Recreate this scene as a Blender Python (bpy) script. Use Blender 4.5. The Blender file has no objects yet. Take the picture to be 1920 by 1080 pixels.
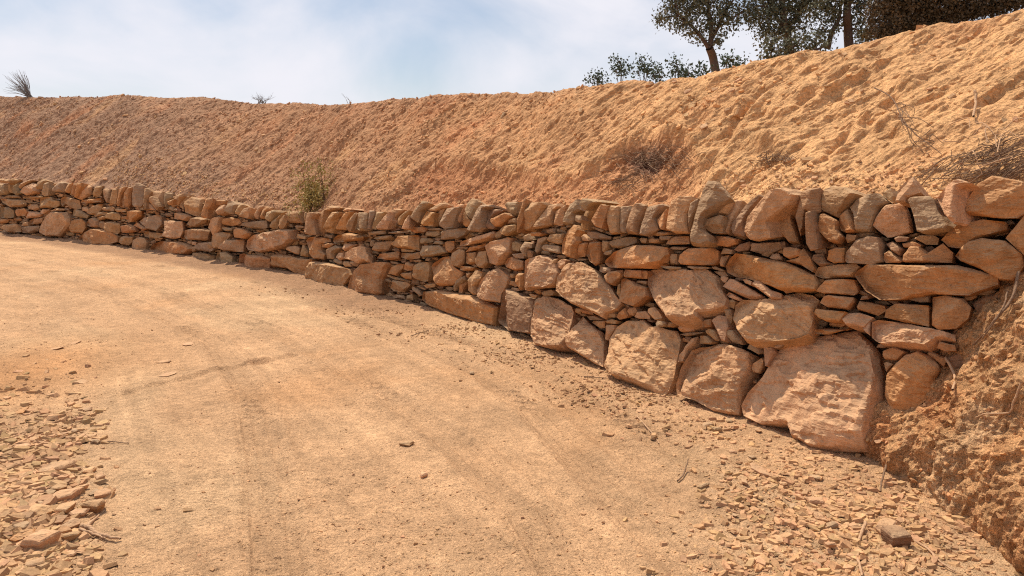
import bpy, math, random
import numpy as np
from mathutils import Vector, Matrix
from mathutils.geometry import delaunay_2d_cdt
from mathutils.bvhtree import BVHTree

# ------------------------------------------------------------------ camera, world, sun, exposure
random.seed(7); RNG = np.random.default_rng(7)
scene = bpy.context.scene
COL = scene.collection
F = 1480.0; H = 1.6; PITCH = math.atan((540-327)/F)
cam = bpy.data.cameras.new('camera'); cam.lens = 36*F/1920; cam.sensor_width = 36; cam.clip_start = .05; cam.clip_end = 5000
cam_o = bpy.data.objects.new('camera', cam); COL.objects.link(cam_o)
cam_o.location = (0, 0, H); cam_o.rotation_euler = (math.pi/2-PITCH, 0, 0); scene.camera = cam_o

SUN_AZ = (-0.56, 0.83)      # horizontal direction towards the sun
SUN_EL = math.radians(61)
world = bpy.data.worlds.new("World"); scene.world = world; world.use_nodes = True
wn = world.node_tree.nodes; wl = world.node_tree.links; wn.clear()
sky = wn.new('ShaderNodeTexSky'); sky.sky_type = 'NISHITA'; sky.sun_disc = False
sky.sun_elevation = SUN_EL; sky.sun_rotation = math.atan2(SUN_AZ[0], SUN_AZ[1])
sky.air_density = 1.0; sky.dust_density = 1.2; sky.altitude = 300
tc = wn.new('ShaderNodeTexCoord'); mp = wn.new('ShaderNodeMapping')
mp.inputs['Scale'].default_value = (1.0, 1.0, 2.2); mp.inputs['Rotation'].default_value = (0.0, 0.12, 0.5); mp.inputs['Location'].default_value = (1.3, 2.1, 0.35)
cl = wn.new('ShaderNodeTexNoise'); cl.inputs['Scale'].default_value = 2.3; cl.inputs['Detail'].default_value = 7; cl.inputs['Roughness'].default_value = .52; cl.inputs['Distortion'].default_value = .5
cr = wn.new('ShaderNodeMapRange'); cr.inputs['From Min'].default_value = .36; cr.inputs['From Max'].default_value = .64; cr.inputs['To Min'].default_value = .14; cr.inputs['To Max'].default_value = .97
cr.interpolation_type = 'SMOOTHSTEP'
mx = wn.new('ShaderNodeMixRGB'); mx.inputs['Color2'].default_value = (8.7, 8.6, 9.2, 1)
bg = wn.new('ShaderNodeBackground'); bg.inputs['Strength'].default_value = .098
out = wn.new('ShaderNodeOutputWorld')
wl.new(tc.outputs['Generated'], mp.inputs['Vector']); wl.new(mp.outputs['Vector'], cl.inputs['Vector'])
wl.new(cl.outputs['Fac'], cr.inputs['Value']); wl.new(cr.outputs['Result'], mx.inputs['Fac'])
wl.new(sky.outputs['Color'], mx.inputs['Color1']); wl.new(mx.outputs['Color'], bg.inputs['Color']); wl.new(bg.outputs['Background'], out.inputs['Surface'])

sun = bpy.data.lights.new('sun', 'SUN'); sun.energy = 5.0; sun.angle = math.radians(.55); sun.color = (1.0, .885, .72)
sun_o = bpy.data.objects.new('sun', sun); COL.objects.link(sun_o)
sd = Vector((SUN_AZ[0]*math.cos(SUN_EL), SUN_AZ[1]*math.cos(SUN_EL), math.sin(SUN_EL))).normalized()
sun_o.rotation_euler = sd.to_track_quat('Z', 'Y').to_euler()
scene.view_settings.view_transform = 'Standard'; scene.view_settings.look = 'None'
scene.view_settings.exposure = 0.08; scene.view_settings.gamma = 1
scene.cycles.use_denoising = False; scene.cycles.pixel_filter_type = 'BLACKMAN_HARRIS'; scene.cycles.filter_width = 1.15

# ------------------------------------------------------------------ helpers
def ray(px, py):
    xc = (px-960)/F; yc = -(py-540)/F
    c, s = math.cos(PITCH), math.sin(PITCH)
    return np.array([xc, c+yc*s, -s+yc*c])
def ground_pt(px, py, z=0.):
    d = ray(px, py); t = (z-H)/d[2]
    return np.array([d[0]*t, d[1]*t, z])
def at_depth(px, py, Y):
    d = ray(px, py); t = Y/d[1]
    return Vector((d[0]*t, Y, H+d[2]*t))
def interp(x, tab):
    t = np.asarray(tab, float); return np.interp(x, t[:, 0], t[:, 1])
def sstep(a, b, x):
    t = np.clip((x-a)/(b-a), 0, 1); return t*t*(3-2*t)

def _h(ix, iy, iz, seed):
    with np.errstate(over='ignore'):
        n = (ix.astype(np.uint32)*np.uint32(374761393) + iy.astype(np.uint32)*np.uint32(668265263)
             + iz.astype(np.uint32)*np.uint32(2147483647) + np.uint32((seed*974711+13) & 0xffffffff))
        n = (n ^ (n >> np.uint32(13)))*np.uint32(1274126177)
        n = (n ^ (n >> np.uint32(16)))*np.uint32(2246822519)
        n = n ^ (n >> np.uint32(15))
    return n.astype(np.float64)/4294967295.0*2-1
def vnoise(x, y, z=None, seed=0):
    x = np.asarray(x, float); y = np.asarray(y, float)
    z = np.zeros_like(x)+.37 if z is None else np.asarray(z, float)
    xi = np.floor(x).astype(np.int64); yi = np.floor(y).astype(np.int64); zi = np.floor(z).astype(np.int64)
    fx, fy, fz = x-xi, y-yi, z-zi
    u, v, w = (f*f*f*(f*(f*6-15)+10) for f in (fx, fy, fz))
    r = 0
    for dx in (0, 1):
        for dy in (0, 1):
            for dz in (0, 1):
                r = r + _h(xi+dx, yi+dy, zi+dz, seed)*(u if dx else 1-u)*(v if dy else 1-v)*(w if dz else 1-w)
    return r
def fbm(x, y, z=None, octv=4, seed=0, gain=.5, lac=2.03, ridged=False):
    a = 1.; s = 0.; t = 0.
    for o in range(octv):
        n = vnoise(np.asarray(x)*lac**o+o*17.3, np.asarray(y)*lac**o-o*9.1, None if z is None else np.asarray(z)*lac**o+o*5.7, seed+o*31)
        if ridged: n = 1-2*np.abs(n)
        s = s+a*n; t += a; a *= gain
    return s/t

def mesh_np(name, verts, tris=None, quads=None, mat=None, tint=None, smooth=True, parent=None, center=True):
    verts = np.asarray(verts, np.float64)
    c = verts.mean(0) if center else np.zeros(3)
    if center: c[2] = verts[:, 2].min()
    faces = []
    me = bpy.data.meshes.new(name)
    nt = 0 if tris is None else len(tris); nq = 0 if quads is None else len(quads)
    me.vertices.add(len(verts)); me.vertices.foreach_set('co', (verts-c).astype(np.float32).ravel())
    loops = []
    if nt: loops.append(np.asarray(tris, np.int32).ravel())
    if nq: loops.append(np.asarray(quads, np.int32).ravel())
    loops = np.concatenate(loops)
    me.loops.add(len(loops)); me.loops.foreach_set('vertex_index', loops)
    me.polygons.add(nt+nq)
    starts = np.concatenate([np.arange(nt)*3, nt*3+np.arange(nq)*4]).astype(np.int32)
    me.polygons.foreach_set('loop_start', starts)
    me.polygons.foreach_set('use_smooth', np.full(nt+nq, smooth, bool))
    me.update(calc_edges=True); me.validate()
    if tint is not None:
        t = np.asarray(tint, np.float32)
        if t.ndim == 1: t = np.tile(t, (len(verts), 1))
        at = me.color_attributes.new('tint', 'FLOAT_COLOR', 'POINT')
        at.data.foreach_set('color', np.concatenate([t, np.ones((len(t), 1), np.float32)], 1).astype(np.float32).ravel())
    if mat: me.materials.append(mat)
    o = bpy.data.objects.new(name, me); COL.objects.link(o); o.location = c
    if parent is not None:
        o.parent = parent; o.location = Vector(c)-parent.location
    return o
def empty(name, loc):
    o = bpy.data.objects.new(name, None); COL.objects.link(o); o.location = loc; o.empty_display_size = .2
    return o
def tag(o, label=None, cat=None, group=None, kind=None):
    if label: o['label'] = label
    if cat: o['category'] = cat
    if group: o['group'] = group
    if kind: o['kind'] = kind
    return o

# ------------------------------------------------------------------ materials
def base_mat(name, rough=.95):
    m = bpy.data.materials.new(name); m.use_nodes = True
    n = m.node_tree.nodes; l = m.node_tree.links; b = n['Principled BSDF']
    b.inputs['Roughness'].default_value = rough; b.inputs['Specular IOR Level'].default_value = .18
    return m, n, l, b
def earth_mat(name, bumps, contrast=.35, speck=None):
    """vertex tint x several noises; bumps = [(scale, distance)]"""
    m, n, l, b = base_mat(name)
    at = n.new('ShaderNodeAttribute'); at.attribute_name = 'tint'
    g = n.new('ShaderNodeNewGeometry')
    col = at.outputs['Color']
    for sc, am in ((1.7, .16), (11., .16), (55., .24), (190., .22)):
        t = n.new('ShaderNodeTexNoise'); t.inputs['Scale'].default_value = sc; t.inputs['Detail'].default_value = 3; t.inputs['Roughness'].default_value = .6
        l.new(g.outputs['Position'], t.inputs['Vector'])
        r = n.new('ShaderNodeMapRange'); r.inputs['From Min'].default_value = .3; r.inputs['From Max'].default_value = .7
        r.inputs['To Min'].default_value = 1-am*contrast/.35; r.inputs['To Max'].default_value = 1+am*contrast/.35*.8
        l.new(t.outputs['Fac'], r.inputs['Value'])
        x = n.new('ShaderNodeVectorMath'); x.operation = 'SCALE'
        l.new(col, x.inputs[0]); l.new(r.outputs['Result'], x.inputs['Scale']); col = x.outputs['Vector']
    if speck:                                  # fine mineral grains
        v = n.new('ShaderNodeTexVoronoi'); v.inputs['Scale'].default_value = speck[0]; l.new(g.outputs['Position'], v.inputs['Vector'])
        r = n.new('ShaderNodeMapRange'); r.inputs['From Min'].default_value = 0; r.inputs['From Max'].default_value = 1
        r.inputs['To Min'].default_value = 1-speck[1]; r.inputs['To Max'].default_value = 1+speck[1]
        s = n.new('ShaderNodeSeparateColor'); l.new(v.outputs['Color'], s.inputs['Color']); l.new(s.outputs['Red'], r.inputs['Value'])
        x = n.new('ShaderNodeVectorMath'); x.operation = 'SCALE'; l.new(col, x.inputs[0]); l.new(r.outputs['Result'], x.inputs['Scale']); col = x.outputs['Vector']
    l.new(col, b.inputs['Base Color'])
    prev = None
    for sc, dist in bumps:
        t = n.new('ShaderNodeTexNoise'); t.inputs['Scale'].default_value = sc; t.inputs['Detail'].default_value = 4; t.inputs['Roughness'].default_value = .65
        l.new(g.outputs['Position'], t.inputs['Vector'])
        bp = n.new('ShaderNodeBump'); bp.inputs['Distance'].default_value = dist; bp.inputs['Strength'].default_value = 1
        l.new(t.outputs['Fac'], bp.inputs['Height'])
        if prev: l.new(prev, bp.inputs['Normal'])
        prev = bp.outputs['Normal']
    l.new(prev, b.inputs['Normal'])
    return m
M_ground = earth_mat('road_soil', [(28, .028), (100, .014)], .32, (140, .10))
M_bank = earth_mat('bank_soil', [(9, .04), (32, .02), (100, .006)], .36, (60, .16))
M_clay = earth_mat('clay_soil', [(14, .05), (50, .025), (150, .008)], .5, (90, .15))
M_chip = earth_mat('shale_chips', [(90, .0015)], .25)

def stone_mat():
    m, n, l, b = base_mat('field_stone', .88)
    at = n.new('ShaderNodeAttribute'); at.attribute_name = 'tint'
    g = n.new('ShaderNodeNewGeometry'); oi = n.new('ShaderNodeObjectInfo')
    ad = n.new('ShaderNodeVectorMath'); ad.operation = 'MULTIPLY_ADD'
    ad.inputs[1].default_value = (1, 1, 1)
    rv = n.new('ShaderNodeVectorMath'); rv.operation = 'SCALE'; rv.inputs[0].default_value = (7, 5, 3); l.new(oi.outputs['Random'], rv.inputs['Scale'])
    l.new(g.outputs['Position'], ad.inputs[0]); l.new(rv.outputs['Vector'], ad.inputs[2])
    P = ad.outputs['Vector']; col = at.outputs['Color']
    def noise(sc, det=4, rough=.6, vec=None, dist=0):
        t = n.new('ShaderNodeTexNoise'); t.inputs['Scale'].default_value = sc; t.inputs['Detail'].default_value = det
        t.inputs['Roughness'].default_value = rough; t.inputs['Distortion'].default_value = dist; l.new(vec or P, t.inputs['Vector']); return t.outputs['Fac']
    def rng(v, a, b_, c, d):
        r = n.new('ShaderNodeMapRange'); r.inputs['From Min'].default_value = a; r.inputs['From Max'].default_value = b_
        r.inputs['To Min'].default_value = c; r.inputs['To Max'].default_value = d; l.new(v, r.inputs['Value']); return r.outputs['Result']
    for sc, lo, hi in ((3.5, .78, 1.14), (17, .80, 1.14), (90, .86, 1.12)):
        x = n.new('ShaderNodeVectorMath'); x.operation = 'SCALE'; l.new(col, x.inputs[0]); l.new(rng(noise(sc), .3, .7, lo, hi), x.inputs['Scale']); col = x.outputs['Vector']
    # iron-red and lichen-grey staining
    for seedv, colr, a, b_, k in ((5.1, (.38, .17, .075, 1), .56, .74, .38), (9.7, (.27, .20, .15, 1), .56, .74, .45), (2.3, (.25, .125, .085, 1), .62, .76, .35)):
        off = n.new('ShaderNodeVectorMath'); off.inputs[1].default_value = (seedv, -seedv, seedv*.5); l.new(P, off.inputs[0])
        mxn = n.new('ShaderNodeMixRGB'); mxn.inputs['Color2'].default_value = colr
        l.new(rng(noise(5.5, 5, .7, off.outputs['Vector'], .6), a, b_, 0, k), mxn.inputs['Fac']); l.new(col, mxn.inputs['Color1']); col = mxn.outputs['Color']
    # pale road dust lying on upward facing parts
    sx = n.new('ShaderNodeSeparateXYZ'); l.new(g.outputs['Normal'], sx.inputs['Vector'])
    dm = n.new('ShaderNodeMath'); dm.operation = 'MULTIPLY'; l.new(rng(sx.outputs['Z'], .15, .9, 0, .55), dm.inputs[0]); l.new(rng(noise(14, 4), .35, .6, .3, 1), dm.inputs[1])
    mxd = n.new('ShaderNodeMixRGB'); mxd.inputs['Color2'].default_value = (.50, .34, .20, 1); l.new(dm.outputs['Value'], mxd.inputs['Fac']); l.new(col, mxd.inputs['Color1'])
    l.new(mxd.outputs['Color'], b.inputs['Base Color'])
    # bedded grain + chips + pits
    mpg = n.new('ShaderNodeMapping'); mpg.inputs['Scale'].default_value = (9, 9, 42); mpg.inputs['Rotation'].default_value = (.1, .55, 0); l.new(P, mpg.inputs['Vector'])
    prev = None
    vor = n.new('ShaderNodeTexVoronoi'); vor.inputs['Scale'].default_value = 8; vor.feature = 'F1'; l.new(P, vor.inputs['Vector'])
    for v, dist in ((noise(1.0, 4, .6, mpg.outputs['Vector']), .020), (vor.outputs['Distance'], .022), (noise(30, 5, .7), .006), (noise(150, 3), .0015)):
        bp = n.new('ShaderNodeBump'); bp.inputs['Distance'].default_value = dist; bp.inputs['Strength'].default_value = .9; l.new(v, bp.inputs['Height'])
        if prev: l.new(prev, bp.inputs['Normal'])
        prev = bp.outputs['Normal']
    l.new(prev, b.inputs['Normal'])
    return m
M_stone = stone_mat()
def leaf_mat(name, c1, c2, trans=.25):
    m, n, l, b = base_mat(name, .6)
    g = n.new('ShaderNodeNewGeometry'); t = n.new('ShaderNodeTexNoise'); t.inputs['Scale'].default_value = 9; l.new(g.outputs['Position'], t.inputs['Vector'])
    x = n.new('ShaderNodeMixRGB'); x.inputs['Color1'].default_value = (*c1, 1); x.inputs['Color2'].default_value = (*c2, 1)
    r = n.new('ShaderNodeMapRange'); r.inputs['From Min'].default_value = .35; r.inputs['From Max'].default_value = .65; l.new(t.outputs['Fac'], r.inputs['Value'])
    l.new(r.outputs['Result'], x.inputs['Fac']); l.new(x.outputs['Color'], b.inputs['Base Color'])
    return m
M_leaf = leaf_mat('oak_leaves', (.08, .10, .07), (.16, .15, .09))
M_leaf_b = leaf_mat('shrub_leaves', (.05, .08, .06), (.09, .12, .08))
M_leaf_o = leaf_mat('broom_leaves', (.27, .21, .06), (.42, .32, .11))
M_leaf_d = leaf_mat('thicket_leaves', (.07, .058, .036), (.12, .085, .05))
def bark_mat(name, c1, c2, sc=30):
    m, n, l, b = base_mat(name, .9)
    g = n.new('ShaderNodeNewGeometry'); t = n.new('ShaderNodeTexNoise'); t.inputs['Scale'].default_value = sc; t.inputs['Detail'].default_value = 5; l.new(g.outputs['Position'], t.inputs['Vector'])
    x = n.new('ShaderNodeMixRGB'); x.inputs['Color1'].default_value = (*c1, 1); x.inputs['Color2'].default_value = (*c2, 1); l.new(t.outputs['Fac'], x.inputs['Fac']); l.new(x.outputs['Color'], b.inputs['Base Color'])
    bp = n.new('ShaderNodeBump'); bp.inputs['Distance'].default_value = .01; l.new(t.outputs['Fac'], bp.inputs['Height']); l.new(bp.outputs['Normal'], b.inputs['Normal'])
    return m
M_bark = bark_mat('bark', (.07, .045, .035), (.16, .11, .085))
M_twig = bark_mat('dry_twig', (.13, .075, .045), (.30, .19, .12), 60)
M_root = bark_mat('pale_root', (.36, .21, .12), (.58, .38, .23), 60)
M_broom = bark_mat('grey_stems', (.16, .15, .15), (.26, .24, .23), 40)

# ------------------------------------------------------------------ plan of the wall
BASE = [(1640, 852), (1520, 820), (1390, 782), (1270, 740), (1130, 690), (1000, 648), (935, 616), (800, 578), (650, 547), (580, 520), (440, 497), (300, 476), (150, 455), (0, 438)]
bp = np.array([ground_pt(*p)[:2] for p in BASE])
d0 = bp[0]-bp[2]; d0 /= np.linalg.norm(d0); d1 = bp[-1]-bp[-3]; d1 /= np.linalg.norm(d1)
bp = np.vstack([[bp[0]+d0*2.2], [bp[0]+d0*1.1], bp, [bp[-1]+d1*5], [bp[-1]+d1*12]])
def dense(pts, n):
    seg = np.r_[0, np.cumsum(np.linalg.norm(np.diff(pts, axis=0), axis=1))]
    s = np.linspace(0, seg[-1], n)
    return np.c_[np.interp(s, seg, pts[:, 0]), np.interp(s, seg, pts[:, 1])], s
WP, WS = dense(bp, 2400)
k = np.hanning(161); k /= k.sum()
for c in (0, 1):
    pad = np.r_[2*WP[0, c]-WP[80:0:-1, c], WP[:, c], 2*WP[-1, c]-WP[-2:-82:-1, c]]
    WP[:, c] = np.convolve(pad, k, 'valid')
WT = np.gradient(WP, axis=0); WT /= np.linalg.norm(WT, axis=1)[:, None]      # towards the far end
WN = np.c_[-WT[:, 1], WT[:, 0]]
if WN[300] @ (-WP[300]) < 0: WN = -WN                                          # faces the road
BATTER = .10
TOPL = [(-400, 340), (0, 340), (60, 336), (150, 345), (280, 352), (400, 380), (480, 392), (560, 400), (640, 390), (740, 394), (800, 384), (880, 378), (960, 384), (1040, 378), (1130, 382), (1200, 384), (1270, 382), (1330, 372), (1420, 366), (1480, 360), (1600, 356), (1660, 365), (1720, 350), (1800, 342), (1860, 335), (1920, 335), (2400, 330)]
def wall_hit(m, off=0.):
    """where bearing m = X/Y meets the wall line pushed off towards the road"""
    Q = WP+WN*off; g = Q[:, 0]-m*Q[:, 1]
    i = np.where(np.sign(g[:-1]) != np.sign(g[1:]))[0]
    if len(i) == 0: i = [np.argmin(np.abs(g))]
    i = int(min(i, key=lambda q: Q[q, 1] if Q[q, 1] > .5 else 1e9))
    j = min(i+1, len(Q)-1); f_ = g[i]/(g[i]-g[j]) if g[i] != g[j] else 0.
    return i, Q[i, 1]+(Q[j, 1]-Q[i, 1])*f_
def face_frame(px, py, off):
    d = ray(px, py); z = .7
    for _ in range(5):
        i, Y = wall_hit(d[0]/d[1], off-BATTER*z); z = H+d[2]/d[1]*Y
    n = np.array([WN[i, 0], WN[i, 1], BATTER]); n /= np.linalg.norm(n)
    p = np.array([d[0]/d[1]*Y, Y, z])
    t = np.cross([0, 0, 1], n); t /= np.linalg.norm(t); u = np.cross(n, t)
    return p, t, u, n
def to_plane(pts, frame):
    p, t, u, n = frame; o = []
    for x, y in pts:
        d = ray(x, y); k = ((p-np.array([0, 0, H])) @ n)/(d @ n)
        q = np.array([0, 0, H])+d*k-p; o.append((q @ t, q @ u))
    return np.array(o)
def top_z(px):
    y = interp(px, TOPL); d = ray(px, y); i, Y = wall_hit(d[0]/d[1], -.14); return H+d[2]/d[1]*Y, Y

def tilted(fr, yaw=0., back=0.):
    p, t, u, n0 = fr; d_ = p-np.array([0, 0, H]); d_ /= np.linalg.norm(d_)
    n = n0+t*yaw+np.array([0, 0, 1.])*back; n /= np.linalg.norm(n)
    if abs(d_ @ n) < .62:               # never turn a face nearly edge-on
        yaw = -yaw; n = n0+t*yaw+np.array([0, 0, 1.])*back; n /= np.linalg.norm(n)
        if abs(d_ @ n) < .5: n = n0
    t = np.cross([0, 0, 1], n); t /= np.linalg.norm(t); return p, t, np.cross(n, t), n
# ------------------------------------------------------------------ one stone
TINTS = {'t': (.555, .318, .168), '': (.42, .238, .114), 'o': (.46, .225, .092), 'g': (.36, .232, .132), 'd': (.31, .172, .096)}
def tint(code=''):
    if code == '': code = random.choices(['', 'o', 'g', 't'], [.54, .18, .18, .10])[0]
    c = np.array(TINTS[code]); v = random.uniform(.88, 1.13)
    return c*v*np.array([1, random.uniform(.965, 1.015), random.uniform(.93, 1.06)])
def stone(name, poly, frame, thick, ds, code, parent=None, round_=.3, rough=1., facets=4, edges=5, sink=0., fold=1., slab=False, mat=None, warp=1.):
    """outline in the frame's plane; grown out along its normal into a broken block"""
    seed = random.randrange(9999)
    area = .5*np.sum(poly[:, 0]*np.roll(poly[:, 1], -1)-np.roll(poly[:, 0], -1)*poly[:, 1])
    if area < 0: poly = poly[::-1]; area = -area
    size = math.sqrt(area)
    ds = max(ds*.75, size/50)
    # boundary
    b = []
    for a, c in zip(poly, np.roll(poly, -1, 0)):
        L = np.linalg.norm(c-a); m = max(1, int(round(L/ds)))
        for j in range(m): b.append(a+(c-a)*j/m)
    b = np.array(b); cen = b.mean(0)
    jit = fbm(b[:, 0]/size*5+seed, b[:, 1]/size*5, octv=3, seed=seed)*size*.022*warp
    dirs = b-cen; dirs /= np.linalg.norm(dirs, axis=1)[:, None]+1e-9
    b2 = b*.98+.01*(np.roll(b, 1, 0)+np.roll(b, -1, 0)); b = b2+dirs*jit[:, None]
    mn, mxx = b.min(0), b.max(0)
    gx, gy = np.meshgrid(np.arange(mn[0], mxx[0], ds), np.arange(mn[1], mxx[1], ds*.87))
    gx = gx+(np.arange(gx.shape[0]) % 2)[:, None]*ds*.5
    g = np.c_[gx.ravel(), gy.ravel()]+RNG.uniform(-.18, .18, (gx.size, 2))*ds
    A = b; B = np.roll(b, -1, 0)
    def dist(p):
        ab = B-A; L2 = (ab**2).sum(1)+1e-12
        t = np.clip(((p[:, None]-A[None])*ab[None]).sum(2)/L2[None], 0, 1)
        q = A[None]+ab[None]*t[..., None]-p[:, None]
        return np.sqrt((q**2).sum(2)).min(1)
    def inside(p):
        x, y = p[:, 0][:, None], p[:, 1][:, None]
        cnd = ((A[:, 1] > y) != (B[:, 1] > y)) & (x < (B[:, 0]-A[:, 0])*(y-A[:, 1])/(B[:, 1]-A[:, 1]+1e-12)+A[:, 0])
        return cnd.sum(1) % 2 == 1
    if len(g): g = g[inside(g)]
    if len(g): g = g[dist(g) > ds*.55]
    pts = [Vector(p) for p in b]+[Vector(p) for p in g]; nb = len(b)
    vv, _, ff, ov, _, _ = delaunay_2d_cdt(pts, [], [list(range(nb))], 1, 1e-6)
    V = np.array([tuple(v) for v in vv]); T = [tuple(f) for f in ff if len(f) == 3]
    if not T: return None
    mp_ = {}
    for i, o in enumerate(ov):
        for q in o: mp_[q] = i
    ring = []
    for i in range(nb):
        j = mp_.get(i)
        if j is not None and (not ring or ring[-1] != j): ring.append(j)
    dd = dist(V); isb = np.zeros(len(V), bool); isb[ring] = True; dd[isb] = 0
    rr = max(size*round_, 1e-4); e = np.clip(dd/rr, 0, 1)
    prof = np.clip(e, 0, 1)**.55
    bulge = min(thick*.35, size*.17)*(1+(fold-1)*.5)
    h = prof*bulge
    un, vn = (V[:, 0]-cen[0])/size, (V[:, 1]-cen[1])/size
    a0 = random.uniform(0, 6.283); cv_ = np.cov((b-cen).T); ev_, evec = np.linalg.eigh(cv_); mn_ax = math.atan2(evec[1, 0], evec[0, 0])
    for q in range(facets):                 # gentle cleavage planes across the face
        an = random.uniform(0, 6.283) if not slab else mn_ax+math.pi*q+random.uniform(-.22, .22)
        sl = random.uniform(.12, .42)*fold; of = random.uniform(-.05, .22)
        pl = bulge*random.uniform(.75, 1.0)-(un*math.cos(an)+vn*math.sin(an)-of)*sl*size
        h = np.minimum(h, pl)
    for q in range(edges):                  # steep broken arrises near the rim
        an = a0+6.283*(q+random.uniform(-.3, .3))/edges; sl = random.uniform(.5, 1.6)
        R_ = ((xb_ := (b[:, 0]-cen[0])/size)*math.cos(an)+((b[:, 1]-cen[1])/size)*math.sin(an)).max()
        of = R_*random.uniform(.74, 1.0)
        pl = bulge*random.uniform(.8, 1.05)-(un*math.cos(an)+vn*math.sin(an)-of)*sl*size
        h = np.minimum(h, pl)
    h = np.maximum(h, -bulge*.9)*np.clip(dd/(ds*.9), 0, 1)
    # broken layered relief
    an = random.uniform(-.5, .5)
    ru = un*math.cos(an)+vn*math.sin(an); rv = -un*math.sin(an)+vn*math.cos(an)
    lay = fbm(ru*1.2+seed, rv*5, octv=3, seed=seed+1)
    st = np.floor(lay*4.0+fbm(un*2, vn*2, octv=3, seed=seed+2)*1.5)/4.0
    amp = size*rough*np.clip(dd/(ds*3), 0, 1)
    h = h+amp*(.022*fbm(un*2.2, vn*2.2, octv=4, seed=seed+3)+.075*st+.020*fbm(un*9, vn*9, octv=3, seed=seed+4, ridged=True)+.055*fbm(un*1.6+4, vn*1.6, octv=5, seed=seed+5, gain=.6, ridged=True)-.02)
    h = h+sink
    p, t, u, n = frame
    top = p+V[:, :1]*t+V[:, 1:]*u+h[:, None]*n
    ring_xy = V[ring]; c2 = ring_xy.mean(0); R = len(ring)
    vs = [top]; base = len(V); tris = [tuple(x) for x in T]; quads = []
    prev = np.array(ring)
    for q, (dep, sh) in enumerate(((.08, .995), (.40, .93), (1.0, .72))):
        xy = c2+(ring_xy-c2)*sh
        nz = fbm(xy[:, 0]/size*3+q*3, xy[:, 1]/size*3, octv=3, seed=seed+7+q)
        w = p+xy[:, :1]*t+xy[:, 1:]*u+(sink-thick*dep)*n[None]+((xy-c2)[:, :1]*t+(xy-c2)[:, 1:]*u)*nz[:, None]*.05
        cur = np.arange(base, base+R); base += R; vs.append(w)
        quads += list(zip(prev, cur, np.roll(cur, -1), np.roll(prev, -1)))
        prev = cur
    vs.append(vs[-1].mean(0)[None]); tris += [(int(prev[i]), base, int(prev[(i+1) % R])) for i in range(R)]
    verts = np.vstack(vs)
    return dict(name=name, verts=verts, tris=tris, quads=quads, tint=tint(code), size=size, parent=parent, mat=mat or M_stone)
def emit(d, center=True):
    o = mesh_np(d['name'], d['verts'], d['tris'], d['quads'], d['mat'], d['tint'], True, d['parent'], center)
    o.data.set_sharp_from_angle(angle=math.radians(18)); return o
def merge(ds_, name, parent, mat, smooth=True):
    V, T, Q, C, b = [], [], [], [], 0
    for d in ds_:
        V.append(d['verts']); T += [tuple(i+b for i in f) for f in d['tris']]; Q += [tuple(i+b for i in f) for f in d['quads']]
        C.append(np.tile(d['tint'], (len(d['verts']), 1))); b += len(d['verts'])
    o = mesh_np(name, np.vstack(V), T, Q, mat, np.vstack(C), smooth, parent)
    o.data.set_sharp_from_angle(angle=math.radians(18)); return o

# ------------------------------------------------------------------ the ground: one sheet out to the horizon
def wall_dist(x, y):
    W = WP[::8]; d = np.full(x.shape, 1e9); si = np.zeros(x.shape)
    for a in range(0, x.size, 60000):
        q = slice(a, a+60000)
        D = (x[q, None]-W[None, :, 0])**2+(y[q, None]-W[None, :, 1])**2
        j = D.argmin(1); d[q] = np.sqrt(D[np.arange(len(j)), j]); si[q] = WS[::8][j]
    return d, si
ang = np.radians(np.r_[np.linspace(-180, -42, 30)[:-1], np.linspace(-42, 40, 760), np.linspace(40, 180, 30)[1:-1]])
rad = np.r_[.02, .5, 1.0, 1.6, 2.1, 2.4*np.exp(np.linspace(0, math.log(28/2.4), 860)), 30*np.exp(np.linspace(0, math.log(70), 30))]
A_, R_ = np.meshgrid(ang, rad); gx = (np.sin(A_)*R_).ravel(); gy = (np.cos(A_)*R_).ravel()
near = (R_.ravel() < 32) & (gy > 0)
wd = np.full(gx.shape, 9.); ws = np.zeros(gx.shape)
wd[near], ws[near] = wall_dist(gx[near], gy[near])
def poly_dist(x, y, pts):
    d = np.full(x.shape, 1e9); sd_ = np.zeros(x.shape); tt = np.zeros(x.shape); L0 = 0
    for a, b in zip(pts[:-1], pts[1:]):
        ab = b-a; L = np.linalg.norm(ab); t = np.clip(((x-a[0])*ab[0]+(y-a[1])*ab[1])/L**2, 0, 1)
        q = np.hypot(x-a[0]-ab[0]*t, y-a[1]-ab[1]*t); s = np.sign((x-a[0])*ab[1]-(y-a[1])*ab[0])
        u = q < d; d = np.where(u, q, d); sd_ = np.where(u, s*q, sd_); tt = np.where(u, L0+t*L, tt); L0 += L
    return d, sd_, tt/L0
def gpts(l): return [ground_pt(*p)[:2] for p in l]
gz = .035*fbm(gx*.45, gy*.45, octv=3, seed=3)
gz += .010*fbm(gx*2.6, gy*2.6, octv=4, seed=4)
ruts = fbm(wd*3.2, ws*.10, octv=3, seed=5)
gz += .022*ruts*sstep(.4, 1.2, wd)+.0075*fbm(wd*15, ws*.09, octv=3, seed=26, gain=.7)*sstep(.5, 1., wd)*sstep(-.3, .3, fbm(wd*1.3, ws*.3, octv=2, seed=27))
crumb = fbm(gx*34, gy*34, octv=3, seed=6, gain=.6)
mask = .35+.65*sstep(-.2, .35, fbm(gx*1.1, gy*1.1, octv=3, seed=8))
gz += .0075*crumb*mask+.010*np.sqrt(np.maximum(0, fbm(gx*26, gy*26, octv=2, seed=18)-.38))*mask+.014*np.maximum(0, fbm(gx*17, gy*17, octv=3, seed=9)-.12)*mask
gz += .006*fbm(gx*8, gy*8, octv=2, seed=10)
press = np.zeros_like(gx)
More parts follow.
